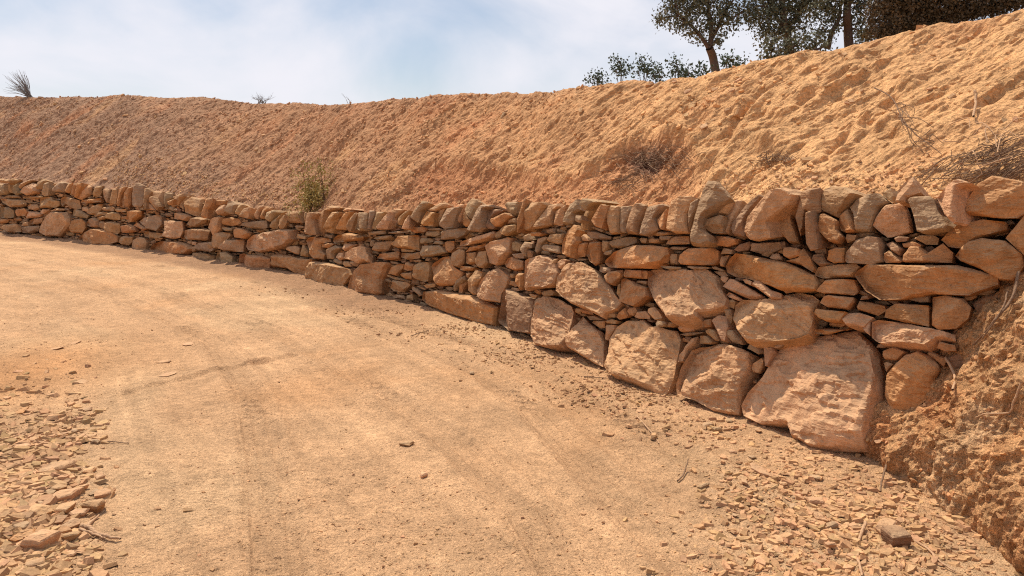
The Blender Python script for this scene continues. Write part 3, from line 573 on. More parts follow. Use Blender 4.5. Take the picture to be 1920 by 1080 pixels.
# ------------------------------------------------------------------ the dry stone wall
DATA = """A c 0 165 90 180 85 208 0 205
A c 0 212 70 215 75 290 60 310 0 315
A c 80 190 110 165 190 175 150 205 118 225 112 300 80 290
A c 118 232 160 212 165 250 190 300 150 320 116 300
A c 160 245 200 205 270 175 300 180 230 222 180 258
A c 185 290 245 229 300 204 330 240 335 290 300 305 235 320
A c 320 250 345 175 380 165 425 185 400 250 370 265 325 260
A c 385 310 388 250 410 205 440 195 442 260 430 320 400 328
A c 435 290 445 225 480 205 500 212 488 260 476 290 470 305 445 305
A c 482 285 492 235 520 205 560 192 585 205 585 260 575 290 495 292
A c 583 290 600 235 620 210 650 205 642 280 620 300
A c 645 290 662 215 680 200 692 230 670 320 648 310
A c 668 335 704 205 730 205 728 240 690 345
A c 693 350 738 220 775 215 838 235 828 310 735 360
A c 832 335 852 240 922 230 920 290 900 330 880 335 845 325
A c 925 270 945 255 998 258 1000 340 990 390 960 385 935 340
A c 1003 290 1020 255 1055 255 1055 320 1040 400 1002 400
A c 1050 400 1065 270 1100 240 1140 240 1110 290 1085 340 1072 415 1050 415
A c 1078 410 1092 345 1115 328 1120 430 1085 430
A c 1115 300 1160 245 1200 240 1182 290 1178 400 1160 430 1130 425 1120 340
A c 1185 400 1187 300 1205 245 1255 205 1288 225 1288 400 1270 425 1205 425
A c 1292 430 1297 255 1345 250 1368 280 1333 340 1316 380 1316 440 1300 445
A c 1320 430 1325 392 1350 394 1388 434 1408 455 1330 450
A c 1340 375 1350 330 1376 322 1405 365 1436 420 1415 455 1390 428
A c 1378 308 1382 275 1468 285 1472 350 1472 430 1445 420 1404 358
A c 1477 400 1480 300 1500 290 1560 300 1556 340 1508 366 1490 430
A c 1502 390 1512 370 1568 350 1556 400 1520 405
A c 1540 400 1590 320 1650 300 1655 326 1600 405
A c 1612 420 1632 370 1690 322 1716 324 1650 398 1650 445
A c 1656 470 1665 370 1725 330 1838 350 1835 450 1815 515 1770 510 1700 485
A f 5 350 215 355 240 370 240 405 215 425 90 425 15 380
A f 30 335 70 318 170 318 190 345 60 345
A f 200 330 380 322 385 345 210 350
A f 355 415 360 350 380 332 460 330 475 360 530 370 535 410 500 430 360 430
A f 245 415 260 398 340 398 350 435 320 458 255 440
A f 135 470 150 440 220 435 245 465 225 505 150 505
A f 225 505 250 462 330 462 375 485 365 515 240 525
A f 0 418 80 424 130 458 125 520 60 525 0 520
A f 543 390 545 345 575 325 610 330 720 365 735 440 690 450 630 425 590 390 560 418
A f 725 385 735 360 910 342 915 375 760 392
A f 735 455 738 425 785 418 795 450 780 465
A f 800 490 805 440 870 400 922 395 922 430 880 488 830 498
A f 928 455 932 425 1000 418 1033 430 1025 462 960 462
A f 1037 455 1045 435 1135 440 1132 468 1050 468
A f 845 500 890 470 970 466 970 490 880 506 850 512
A f 865 530 880 512 945 499 950 520 900 545
A f 955 520 985 470 1065 470 1088 510 1080 540 1040 545 960 530
A f 1135 540 1140 460 1190 447 1275 457 1270 500 1200 560 1150 565
A f 1250 555 1290 520 1420 487 1460 510 1455 580 1400 640 1330 625
A f 360 470 385 440 450 445 400 480 375 485
A f 450 460 500 434 570 437 580 452 480 462
A b 355 660 380 570 440 490 490 464 600 467 633 520 635 580 580 640 545 690 430 690
A f 652 500 662 442 730 455 800 500 785 528 720 520
A f 642 620 668 532 730 524 765 560 772 610 740 660 660 660
A f 258 575 265 545 310 525 385 517 380 560 330 580
A f 190 590 205 560 250 552 255 590 220 600
A f 15 620 50 580 140 572 190 600 192 650 90 655
A f 198 604 260 592 360 592 345 640 280 665 200 655
A f 770 570 800 535 850 512 893 540 900 600 880 615 830 608 780 590
A f 903 600 908 547 950 562 951 620 910 620
A f 956 640 960 562 1000 548 1080 572 1080 650 1060 672 990 655
A f 1086 630 1092 587 1170 577 1215 600 1225 643 1160 658 1095 655
A f 1290 655 1330 642 1465 660 1465 690 1400 712 1300 690
A f 1200 588 1230 562 1320 620 1290 636
A f 1470 545 1530 541 1645 550 1648 640 1620 700 1560 715 1490 700 1477 690 1492 630
A f 1565 530 1568 475 1610 470 1698 490 1725 510 1688 553 1640 546
A f 1675 580 1722 520 1790 513 1860 532 1845 570 1760 610
A f 1655 690 1660 632 1720 616 1860 616 1885 640 1870 720 1840 730 1670 715
A f 1680 745 1690 727 1770 737 1755 770
A b 700 710 760 650 820 618 900 618 1000 650 1058 690 1060 735 950 760 740 755
A f 1066 740 1078 700 1110 682 1195 690 1187 740 1160 770 1100 765
A b 1185 780 1195 720 1250 694 1300 699 1320 740 1310 820 1200 815
A b 1340 810 1370 760 1440 732 1600 732 1720 767 1745 800 1700 845 1560 850 1400 830
A f 1765 790 1790 747 1900 742 1940 760 1930 800 1850 820 1790 815
B c 85 400 115 235 178 230 176 270 136 330 126 405
B c 140 400 150 310 175 280 196 320 186 380 165 410
B c 190 345 230 298 282 284 286 330 268 360 215 370
B c 278 350 302 255 340 255 383 285 352 370 320 368
B c 190 285 202 245 296 250 283 278 225 291
B c 358 360 387 295 440 278 463 295 420 348 386 374
B c 387 385 430 322 490 302 503 310 478 390 460 403
B c 482 400 502 320 538 317 518 370 528 410
B c 520 370 562 300 600 292 618 300 573 350 556 410 532 403
B c 570 400 592 330 622 297 680 310 688 345 618 345 614 404 600 410
B c 622 415 627 350 698 328 713 350 678 415 650 430
B c 655 480 665 430 790 342 805 345 736 412 722 490 680 495
B c 728 470 738 412 803 350 805 440 770 490 740 490
B c 810 430 815 342 935 345 936 400 938 443 830 440
B c 942 400 950 350 970 350 955 440
B c 950 535 965 430 985 352 1060 345 1078 358 1030 410 1034 470 1050 540 1010 545
B c 1037 440 1058 400 1110 352 1190 292 1260 310 1240 338 1160 345 1145 430 1110 545 1080 548
B c 1118 500 1132 470 1190 347 1246 347 1238 370 1196 425 1178 478
B c 1135 520 1152 480 1202 434 1252 362 1257 385 1222 460 1190 530
B c 1227 490 1266 380 1290 350 1370 335 1373 350 1328 418 1307 505 1240 505
B ct 1265 340 1300 315 1360 318 1370 330 1290 346
B c 1304 470 1314 412 1385 352 1400 360 1368 430 1340 510 1320 515
B c 1348 500 1376 434 1395 385 1400 400 1382 500
B f 0 395 60 392 142 415 130 460 60 480 0 480
B f 132 480 170 397 225 382 263 387 253 430 238 490 190 550 175 555 157 510
B f 270 460 275 397 330 392 400 410 420 445 340 470
B fg 430 470 440 432 630 417 638 480 610 490 500 488
B f 250 485 255 472 340 487 335 513 280 510
B fo 350 540 355 492 390 482 440 487 505 520 495 550 420 573 355 563
B bt 455 640 465 585 515 542 700 502 780 489 860 497 863 580 800 637 700 670 580 690 470 670
B f 187 640 192 545 230 515 320 522 328 545 288 588 238 665 195 660
B f 244 650 295 580 430 580 440 600 435 690 290 680 250 670
B f 35 660 45 622 80 602 178 602 182 670 150 685 60 675
B f 0 597 38 602 30 630 0 625
B f 0 640 28 640 28 678 0 688
B f 800 642 870 632 910 652 905 710 870 705 790 665
B f 913 720 930 627 945 627 983 690 980 730
B fo 960 590 980 562 1040 552 1160 572 1166 600 1090 615 1088 670 1120 710 1110 755 1060 750 990 680
B f 1094 645 1097 620 1170 608 1198 620 1150 656
B f 1137 745 1152 662 1210 628 1250 650 1200 698 1195 750
B f 880 560 890 532 960 557 955 580 885 570
B fg 805 470 810 447 845 452 850 480
B fg 865 470 880 460 940 467 940 485 880 487
B fo 1187 600 1192 570 1230 542 1330 522 1400 540 1450 556 1430 590 1200 608
B f 1270 660 1280 622 1320 612 1400 622 1340 660 1290 680
B fg 1105 552 1110 532 1186 547 1180 570 1120 565
B f 1225 738 1237 692 1275 692 1280 740 1250 758
B f 1200 770 1205 740 1265 762 1268 790 1240 795
B f 1272 790 1282 762 1320 767 1345 810 1300 815
B b 0 760 5 692 80 692 188 720 188 760 60 775
B b 197 760 212 692 280 682 343 730 338 780 230 790
B bo 387 790 402 702 600 717 660 742 656 820 560 840 400 820
B bo 676 810 687 707 740 702 930 742 1016 748 1010 780 992 870 900 880 820 830
B b 997 900 1017 792 1037 762 1180 782 1320 832 1333 880 1280 960 1265 1010 1180 1000 1000 930
C c 125 400 140 262 228 262 222 290 202 415 150 415
C cg 215 400 237 242 285 247 278 290 252 350 235 405
C cg 257 400 272 340 297 257 368 257 350 300 302 376 292 410
C ct 303 385 370 292 408 257 413 330 392 405 310 410
C c 400 400 420 320 420 245 470 227 536 240 478 298 463 340 466 380 430 405
C c 472 330 483 303 540 254 573 243 567 275 527 328 508 372 482 368
C c 504 400 533 330 573 280 578 370 570 400 540 408
C cg 583 290 612 240 690 162 720 167 742 180 678 258 653 340 640 350 583 310
C c 665 360 677 320 722 252 796 262 786 300 778 380 690 375
C ct 724 243 830 182 890 177 903 195 898 218 836 226 790 256
C ct 792 340 803 290 827 230 876 230 848 290 818 370 800 365
C cg 825 380 852 290 890 228 1000 212 988 240 968 300 943 395 860 400
C ct 948 370 987 260 1007 192 1040 192 1022 260 1007 340 960 380
C co 1028 370 1032 262 1043 258 1060 294 1093 340 1080 378 1050 385
C cg 1043 230 1062 182 1105 142 1160 152 1188 180 1130 258 1100 318 1087 320 1057 286 1040 255
C c 1062 410 1083 380 1152 232 1190 194 1280 197 1284 218 1228 236 1222 400 1180 430 1100 430
C cd 1236 400 1236 232 1265 226 1375 242 1300 298 1262 310 1258 345 1300 388 1280 405
C co 1264 340 1268 313 1302 302 1380 264 1422 267 1432 290 1370 350 1292 383
C ft 20 650 30 600 90 572 190 546 243 557 248 600 270 630 260 690 230 695 215 680 120 688 45 650
C fg 220 440 225 422 370 414 380 422 375 443 240 455
C fg 270 485 285 467 420 452 430 470 390 490
C fg 390 440 400 428 560 412 568 430 440 445
C fo 572 410 600 382 700 387 728 400 706 428 620 438
C fg 708 455 718 422 830 417 833 450 780 468 715 462
C fg 727 410 742 397 828 394 836 408
C fg 833 490 852 422 900 402 1058 394 1066 402 1038 448 970 483 860 493
C f 432 540 457 482 500 457 650 452 661 470 661 588 590 576 470 563
C fg 662 500 672 478 768 482 778 510 700 528 665 525
C f 240 535 257 492 283 500 272 540 250 553
C f 257 580 284 512 420 499 436 510 400 583 300 593
C fg 772 525 792 502 853 507 856 525 840 532
C fo 848 560 863 522 900 500 953 503 957 560 920 603 870 588
C f 676 600 678 542 830 537 858 570 883 600 800 628 690 643
C ft 992 550 1002 512 1090 478 1290 418 1298 440 1287 476 1180 508 1060 538
C f 1045 598 1083 552 1218 528 1222 548 1130 577
C f 1293 465 1307 432 1340 408 1358 440 1348 470 1310 487
C ft 1230 610 1230 532 1300 502 1400 468 1423 473 1418 600 1350 700 1310 715 1247 690
C fo 297 650 322 612 480 589 493 592 488 653 400 663
C f 503 572 510 570 625 583 600 598 507 594
C f 502 640 507 602 600 607 658 592 670 602 663 650 560 663
C f 617 800 627 712 660 683 735 677 743 750 730 840 700 853 640 830
C f 707 668 717 647 745 657 740 674
C bo 757 720 772 692 850 642 908 628 918 660 950 722 1028 770 1018 800 940 878 830 886 782 800
C f 922 650 932 602 990 568 1040 582 1043 640 1037 690 1000 733 950 716 925 690
C fo 1050 690 1057 603 1133 595 1137 690 1080 703
C f 1147 680 1152 593 1218 583 1226 640 1236 690 1200 738 1160 728
C fo 997 745 1007 715 1080 715 1128 727 1100 753 1020 753
C f 392 780 422 722 490 694 533 694 516 740 478 803 430 790
C f 522 740 542 684 608 702 608 750 560 757
C fo 502 800 512 772 590 769 593 820 540 823
C f 380 798 387 788 440 802 590 842 580 858 450 828
C f 410 900 432 833 560 852 588 872 530 938 440 928
C f 692 880 722 863 793 863 788 893 720 903
C fg 592 900 602 884 660 922 678 960 660 968 600 918
C fg 635 888 643 880 720 910 700 916
C f 877 900 897 887 938 892 943 915 910 928
C f 942 860 962 842 1043 792 1048 830 980 888 958 930 947 925
C f 988 940 1003 864 1060 835 1068 850 1033 900 1018 945
C f 1052 800 1052 773 1088 773 1070 818
C b 1068 920 1083 822 1132 744 1188 763 1186 798 1130 888 1140 958 1110 958
C bt 1138 895 1184 822 1290 733 1330 733 1408 792 1412 850 1350 950 1340 1025 1250 1015 1190 985 1152 960
C fg 547 1000 552 962 600 953 605 1000
C fg 430 980 440 952 530 962 540 995
C b 52 900 77 802 107 744 200 704 345 676 400 679 413 692 350 830 340 940 310 955 70 925
P bo 790 562 792 547 820 543 862 550 888 554 915 566 935 576 931 610 905 606 860 594 820 580 805 574
D cg 232 150 242 130 310 130 303 200 290 222 252 198
D f 218 250 228 242 295 232 298 268 226 272
D f 197 300 227 277 298 272 293 310 240 348 210 340
D co 303 240 323 180 350 102 360 107 348 200 334 260 298 328 303 272
D c 338 300 358 132 498 130 503 150 408 268 378 298 350 308
D ct 392 300 432 240 502 152 568 137 581 160 541 188 526 275 450 298
D ct 534 275 543 192 580 168 618 147 602 190 595 275 570 283
D cg 600 275 608 200 637 142 698 112 712 180 668 206 662 250 655 270
D cg 667 250 672 213 708 213 713 245 695 263
D c 694 150 712 107 780 112 816 130 768 152 732 186
D c 709 305 728 202 763 152 816 154 797 190 762 240 748 310
D c 766 250 803 192 842 142 883 152 866 210 836 300 800 290
D f 258 420 263 392 290 377 328 400 312 443 265 443
D f 322 430 333 402 350 380 398 397 398 420 368 424 358 455 360 480 345 470
D f 363 455 373 429 408 442 398 480 370 483
D f 387 345 392 322 440 320 458 330 440 348
D fg 412 440 433 362 480 348 498 352 450 400 443 440 430 458
D f 494 370 522 332 598 328 588 388 560 398 502 383
D fg 462 420 482 398 568 407 577 450 560 458 470 438
D bo 585 440 587 390 622 312 660 272 700 278 712 310 698 350 706 380 678 420 663 488 620 478 587 458
D fo 682 470 702 392 735 383 752 388 733 478 700 483
D fo 738 460 753 402 780 378 828 381 832 450 827 520 800 538 762 508
D f 838 440 842 373 893 378 888 425 852 452
D fg 847 460 862 443 903 433 898 458 870 468
D fg 742 340 747 313 800 317 903 352 898 368 830 368 762 358
D fg 762 290 772 282 848 310 840 322
D f 707 350 727 332 748 355 753 375 717 375
D fg 892 400 907 376 990 350 1060 353 1062 388 960 423 902 418
D fg 907 368 914 352 980 345 960 358
D fg 268 460 330 453 350 470 345 488 290 488
D fo 224 520 242 488 267 478 343 503 343 558 290 568 232 543
D bt 347 590 352 502 380 484 460 464 498 477 541 520 556 580 541 650 500 678 420 678 380 698 352 688
D f 512 520 532 493 562 488 550 517 530 528
D ft 549 540 562 505 590 490 610 498 603 530 580 558
D bt 543 690 553 600 602 542 640 518 740 518 830 573 878 640 928 722 966 770 930 806 860 832 840 862 760 818 650 778 592 733
D fo 287 600 312 580 343 582 343 688 320 688 292 640
D f 247 612 247 585 286 583 283 613
D f 234 645 242 628 283 632 306 663 290 668
D f 262 680 272 670 313 677 318 693 285 698
D fg 822 568 827 538 888 552 898 563 850 583
D f 852 600 882 573 940 561 976 573 976 600 930 653 892 638
D fo 978 598 988 558 1090 563 1090 607 992 603
D fg 667 488 700 489 738 492 738 500 690 503
D bd 180 880 197 800 217 673 250 683 380 743 406 762 398 830 392 960 330 950 250 940 190 900
D bt 390 990 408 900 434 802 464 763 510 728 560 738 646 788 661 830 656 880 616 1000 597 1050 520 1055 420 1030
D f 407 790 418 752 440 733 456 742 427 800 415 817
D f 460 710 472 692 520 685 537 700 528 718 480 733
D fo 410 700 417 684 448 684 457 705 440 718
D f 377 715 387 710 428 722 423 738 390 733
P bt 1065 652 1068 632 1080 609 1093 593 1105 606 1129 622 1133 640 1131 686 1110 677 1085 664
D f 857 1000 868 907 918 907 918 930 878 1010
D f 777 895 782 882 858 882 861 928 830 933
D f 857 883 900 872 938 882 923 902 870 898
D fg 742 852 790 852 846 878 762 878
D f 668 828 673 802 708 812 703 843
D f 930 860 943 832 985 798 1005 850 990 868 950 876
D f 1000 820 1012 798 1050 796 1062 820 1040 853 1012 848
D f 862 838 882 828 923 838 923 862 880 862
E f 302 360 317 339 400 347 400 363 340 368
E c 28 310 60 220 77 195 120 199 129 353 85 360 76 320
E c 125 202 193 197 198 225 162 290 162 353 137 350
E cd 168 355 173 280 198 215 240 180 276 195 248 260 233 300 223 358
E c 238 365 248 300 278 202 370 184 383 195 330 270 345 330 280 370
E co 337 275 393 213 388 300 373 335 355 330 337 290
E c 383 330 398 215 413 172 475 142 535 142 538 160 503 240 512 350 440 356
E c 508 240 523 182 570 153 572 180 532 280 520 333 512 320
E cg 527 420 533 340 563 220 593 110 627 52 690 62 762 150 688 198 600 262 588 300 590 335 630 362 633 400 590 423
E c 594 300 612 272 690 248 716 253 711 353 650 353 602 330
E ct 628 262 730 157 758 167 718 240 690 244
E ct 717 330 716 255 782 162 820 167 798 230 738 358 727 358
E cd 747 330 757 292 832 202 930 132 948 150 868 230 833 288 826 370 770 368
E ct 830 365 838 290 843 262 912 182 992 102 1060 92 1108 130 1078 190 1000 258 966 288 976 380 890 398 855 388
E bo 38 520 42 505 92 457 200 418 300 415 398 432 405 470 383 518 300 553 120 548 62 543
E fo 37 590 60 565 145 558 148 590 95 650 60 635
E fo 152 590 155 557 280 562 286 580 280 610 160 603
E fo 127 700 132 612 150 602 200 622 278 657 296 710 260 748 220 773 132 738
E f 287 390 302 380 345 383 348 400 330 410 292 406
E f 237 385 247 377 280 382 273 406 247 406
E f 347 380 352 366 418 368 400 390 360 393
E f 382 415 402 382 440 370 518 368 520 413 450 418
E fg 407 435 422 427 508 430 480 448 420 443
E f 382 500 387 492 405 497 403 525 387 528
E f 410 520 413 467 448 467 448 528 417 528
E bo 452 510 464 472 512 435 660 433 683 452 683 500 660 528 520 533 467 526
E fg 352 540 362 534 470 542 473 551 400 556
E fg 500 541 512 537 628 542 628 551 540 556
E fg 642 541 662 537 713 560 700 566 652 553
E f 632 385 642 364 730 367 798 385 788 410 730 430 662 418
E f 687 515 697 482 743 474 713 538 692 538
E fg 692 470 712 433 758 447 753 468
E fd 767 445 802 412 858 397 867 420 848 448 792 456
E fg 857 450 872 407 1058 397 1062 430 1000 456 920 468
E f 922 475 932 462 988 453 992 465 960 486
E ft 967 490 987 468 1020 465 1038 490 1000 502
E f 1047 480 1047 432 1080 427 1138 440 1138 480 1080 498
E bo 722 535 742 492 775 463 850 472 900 482 1080 522 1218 590 1243 640 1238 676 1140 688 1040 678 940 638 850 608 780 600 727 573
E bt 278 640 293 562 320 555 460 562 560 572 640 560 686 592 697 660 731 720 718 758 640 790 565 800 560 825 480 848 400 843 362 790 312 720
E ft 570 812 580 800 640 780 690 793 680 810 600 828
E ft 692 610 697 592 720 592 738 602 723 628 707 628
E ft 702 650 745 604 780 613 830 642 946 710 940 722 860 722 782 688
E ft 722 700 740 684 778 698 818 725 800 733 742 713
E ft 867 640 882 618 910 618 980 672 1038 692 1038 718 980 723 922 680
E ft 817 613 840 607 868 622 863 643 832 633
E f 727 755 737 728 760 723 777 737 768 778 742 768
E f 707 780 717 765 753 783 761 830 745 886 732 850 722 800
E ft 650 850 657 833 700 811 731 818 735 880 727 900 717 958 697 958 682 910
E f 607 900 627 888 663 902 687 958 670 960 612 913
E ft 452 885 477 853 520 838 583 838 577 870 540 902 462 902
E f 588 858 602 838 643 833 638 878 592 882
E f 577 973 578 928 610 928 647 965 638 978
E ft 452 1078 458 1040 542 938 567 933 556 968 508 1008 478 1073
E fg 462 920 520 910 598 907 588 914 500 933
E fg 717 918 723 893 760 898 816 960 822 983 762 968
E ft 284 800 288 778 320 763 352 800 366 830 322 838
E f 207 823 222 793 270 788 297 820 297 833 240 836
E f 327 860 337 841 380 848 392 865 370 878 332 878
E f 394 870 402 853 440 853 457 865 430 883 397 880
E fg 218 628 227 618 278 623 276 638
E f 108 690 117 642 129 634 127 718
G bt 127 620 147 500 153 420 202 332 270 293 400 288 450 333 540 343 618 362 641 420 616 560 588 700 540 780 490 795 380 745 200 690
G bt 598 720 623 640 643 600 703 492 760 468 840 463 890 443 1000 468 1090 498 1156 532 1146 600 1088 720 1048 800 1028 920 950 920 850 890 720 830 603 790
G f 1113 610 1122 582 1180 543 1193 560 1188 610 1170 653 1122 638
G ft 1197 470 1203 457 1235 472 1260 468 1273 500 1238 550 1215 598 1203 600 1198 530
G fg 1083 480 1097 452 1140 467 1173 510 1163 523 1112 493
G fg 1262 478 1282 452 1340 442 1343 450 1290 478
P bt 1374 598 1378 572 1392 562 1468 562 1472 552 1500 549 1525 553 1538 563 1526 590 1522 610 1516 626 1500 634 1470 639 1440 640 1400 644 1386 625
F c 12 370 17 340 77 272 168 213 173 250 142 330 181 470 120 468 97 440
F c 148 320 183 180 225 162 302 152 306 290 268 318 212 286 202 380 180 430
F cd 207 350 214 292 240 284 268 380 285 500 240 513 212 470
F c 308 290 314 162 370 143 440 153 496 187 448 250 408 300 395 328
F co 272 370 293 303 320 300 393 339 392 390 426 430 400 468 340 458 282 400
F co 397 350 403 312 446 275 476 340 490 400 440 410 407 398
F c 454 265 497 222 560 192 628 188 698 238 628 268 598 340 572 403 492 403 487 330
F cg 639 188 690 157 708 200 703 238 652 212
F ct 713 233 728 172 772 122 820 93 862 180 778 212 772 236 742 241
F ct 580 370 602 322 637 277 662 253 740 243 771 238 796 290 826 410 750 428 670 438 622 405
F cg 779 226 802 207 910 200 936 217 956 280 1021 370 1000 393 870 413 834 400 814 310
F ct 944 215 1012 132 1080 107 1148 127 1074 150 1054 260 1056 348 1040 358 992 310
F ct 1058 300 1073 172 1090 150 1136 157 1100 235 1100 308 1080 323
F bo 1104 290 1113 230 1182 132 1260 87 1330 97 1450 122 1460 290 1400 328 1300 328 1122 310
F bo 973 450 1003 412 1080 353 1200 333 1338 347 1338 390 1200 428 1080 498 1012 488
F bo 1053 540 1083 492 1130 453 1200 435 1330 453 1428 532 1438 600 1380 680 1310 680 1200 618 1082 568
F bo 1335 440 1440 312 1500 400 1500 560 1440 540
F bo 757 570 760 532 802 483 850 488 900 522 985 468 1042 520 1038 578 772 576
F fo 648 560 652 523 680 508 753 570 743 580 662 580
F bg 433 565 438 520 492 452 560 425 630 433 646 470 650 573 590 588 442 578
F fo 331 560 343 503 380 490 433 493 427 578 370 583
F fd 242 558 253 533 310 523 328 570 376 588 290 598
F f 435 440 442 417 498 422 488 450 447 468
F fg 484 430 494 415 560 408 598 412 588 424 502 438
F fd 663 470 700 458 756 500 738 538 692 510
F fd 708 440 732 428 788 437 778 458 722 463
F f 752 470 810 458 863 480 850 498 762 493
F f 818 440 852 422 930 422 962 440 958 478 892 478
F bo 480 650 493 627 552 586 900 590 1070 591 1200 623 1298 660 1298 700 1180 738 1130 763 900 752 760 783 620 788 542 735
F f 257 650 278 603 400 583 500 583 518 600 474 656 302 668
F fo 265 740 322 673 400 668 488 673 511 743 488 763 312 753
F fo 290 803 313 764 340 758 488 773 491 800 458 843 332 828
F fo 257 860 268 835 438 853 400 908 332 910 282 888
F ft 412 898 442 858 520 858 596 885 540 938 442 933
F f 498 828 512 793 560 798 658 822 668 850 620 878 504 843
F fd 517 788 527 768 560 763 568 783
F f 782 783 822 757 916 762 916 802 862 805
F bo 653 885 663 842 717 803 908 818 908 938 752 908
F bo 920 930 925 773 1000 761 1100 778 1148 830 1128 890 1060 948 962 958
F bt 581 1000 583 912 620 898 780 918 1058 982 1058 1018 960 1014 900 1058 622 1028
F ft 530 940 562 903 577 908 573 988 547 968
F fo 948 1058 962 1018 1053 1042 1058 1073 1000 1078
F fo 257 978 258 953 428 957 340 983
F f 87 540 88 493 165 493 175 538 120 556
F ft 7 550 47 523 83 547 78 563 32 560
F fo 175 522 200 493 238 550 262 610 252 633 182 588 97 568 177 548
F fo 62 690 148 688 168 738 102 753 62 712
F f 168 745 182 732 228 718 248 738 202 746
H bt 90 600 122 530 202 440 282 300 350 243 440 238 500 213 660 188 760 173 800 220 868 290 882 350 886 430 886 560 856 650 818 830 800 858 690 858 500 850 440 810 385 780 355 705 200 704 102 655
H bo 896 540 903 430 952 370 1012 312 1080 294 1140 320 1200 370 1210 400 1180 450 1170 540 1090 600 1060 650 995 692 932 620
H f 887 320 888 292 950 269 1006 300 960 348 902 343
H fo 1133 310 1152 290 1250 340 1230 385
H f 892 362 908 354 945 368 904 412
"""
REG = {'A': (0, 300, 4.8), 'B': (360, 320, 4.5), 'C': (640, 340, 4.5), 'D': (880, 340, 3.375), 'E': (1120, 320, 3.), 'F': (1440, 300, 3.), 'G': (1100, 520, 3.6), 'H': (1360, 560, 3.), 'P': (0, 0, 1.)}
first = ground_pt(1000, 648)
wall = empty('dry_stone_wall', (first[0], first[1], 0.))
tag(wall, 'long curving dry stone retaining wall of brown rubble with upright coping stones beside the dirt road', 'stone wall')
traced = []
for ln in DATA.strip().splitlines():
    f = ln.split(); ox, oy, k_ = REG[f[0]]; v = np.array([float(a) for a in f[2:]]).reshape(-1, 2)
    traced.append((f[1][0], f[1][1:], v/k_+[ox, oy]))
def lscale(px): return np.interp(px, [-400, 0, 440, 650, 1000, 1300, 1640, 2000], [.17, .2, .24, .34, .52, .75, 1.0, 1.1])
def pdsz(px):      # mesh spacing that is about one picture pixel and a half there
    _, Y = wall_hit((px-960)/F); return Y*1.875/F*1.5
# coping stones outside the traced stretch (beyond the left edge)
x = -6.
while x > -150:
    w = random.uniform(9, 17); y0 = 340+random.uniform(-4, 4); y1 = 366+random.uniform(-2, 5); l_ = random.uniform(-2, 7)
    traced.append(('c', '', np.array([(x-w, y1-2), (x-w+l_, y0+3), (x-w*.5+l_, y0), (x+l_, y0+4), (x, y1)]))); x -= w+1
# raster of what is already covered, in a chart of the wall face
X0, Y0_ = -180, 300
MK = np.zeros((600, 2200), bool)
def raster(pl, grow=0.):
    mn = np.floor(pl.min(0)-1).astype(int); mx_ = np.ceil(pl.max(0)+1).astype(int)
    xs = np.arange(max(mn[0], X0), min(mx_[0], X0+2199)); ys = np.arange(max(mn[1], Y0_), min(mx_[1], Y0_+599))
    if len(xs) == 0 or len(ys) == 0: return None
    gx_, gy_ = np.meshgrid(xs+.5, ys+.5); A = pl; B = np.roll(pl, -1, 0); ins = np.zeros(gx_.shape, int)
    for a, b in zip(A, B):
        cnd = ((a[1] > gy_) != (b[1] > gy_)) & (gx_ < (b[0]-a[0])*(gy_-a[1])/(b[1]-a[1]+1e-9)+a[0]); ins += cnd
    return (slice(ys[0]-Y0_, ys[-1]+1-Y0_), slice(xs[0]-X0, xs[-1]+1-X0)), ins % 2 == 1
BASEL = sorted([(x_, y_) for x_, y_ in BASE]+[(-180, 420), (1750, 830), (1850, 800), (2020, 760)])
allx = np.arange(X0, X0+2200)+.5; ally = np.arange(Y0_, Y0_+600)+.5
tl = interp(allx, TOPL)+22*lscale(allx)+10; bl = interp(allx, BASEL)
region = (ally[:, None] > tl[None]) & (ally[:, None] < bl[None]-1) & (allx[None] < 1900)
for kd, cd, pl in traced:
    rr_ = raster(pl)
    if rr_: MK[rr_[0]] |= rr_[1]
fills = []
def rock_poly(cx, cy, w, h, a):
    n = random.randint(4, 6); o = []
    st = random.uniform(0, 1)
    for i in range(n):
        th = 2*math.pi*(i+st+random.uniform(-.25, .25))/n
        ex_ = abs(math.cos(th))**.7*math.copysign(1, math.cos(th)); ey_ = abs(math.sin(th))**.6*math.copysign(1, math.sin(th))
        q = random.uniform(.82, 1.05); o.append((ex_*w/2*q, ey_*h/2*q))
    o = np.array(o); c_, s_ = math.cos(a), math.sin(a)
    return np.c_[cx+o[:, 0]*c_-o[:, 1]*s_, cy+o[:, 0]*s_+o[:, 1]*c_]
for w_, h_, tries, tol in ((95, 55, 900, .02), (64, 30, 2500, .05), (46, 18, 3000, .07), (34, 13, 3500, .09), (25, 10, 4000, .12), (18, 8, 5000, .15), (12, 6.5, 5000, .2)):
    free = np.argwhere(region & ~MK)
    if len(free) == 0: break
    for q in range(tries):
        iy_, ix_ = free[RNG.integers(len(free))]
        if MK[iy_, ix_]: continue
        cx, cy = ix_+X0, iy_+Y0_; s = lscale(cx)
        s = max(s, .26)
        fr = np.clip((cy-interp(cx, TOPL))/(interp(cx, BASEL)-interp(cx, TOPL)), 0, 1)
        sl = (interp(cx+20, BASEL)-interp(cx-20, BASEL))/40*fr+(interp(cx+20, TOPL)-interp(cx-20, TOPL))/40*(1-fr)
        pl = rock_poly(cx, cy, w_*s*random.uniform(.75, 1.2), h_*s*random.uniform(.7, 1.25), math.atan(sl)+random.gauss(0, .12))
        rr_ = raster(pl)
        if rr_ is None or rr_[1].sum() < 4: continue
        cov = (MK[rr_[0]] & rr_[1]).sum()/rr_[1].sum()
        outr = (rr_[1] & ~region[rr_[0]]).sum()/rr_[1].sum()
        if cov <= tol and outr < .35:
            MK[rr_[0]] |= rr_[1]; fills.append(pl)
    if len(fills) > 900: break
built = {'c': [], 'f': [], 'b': []}
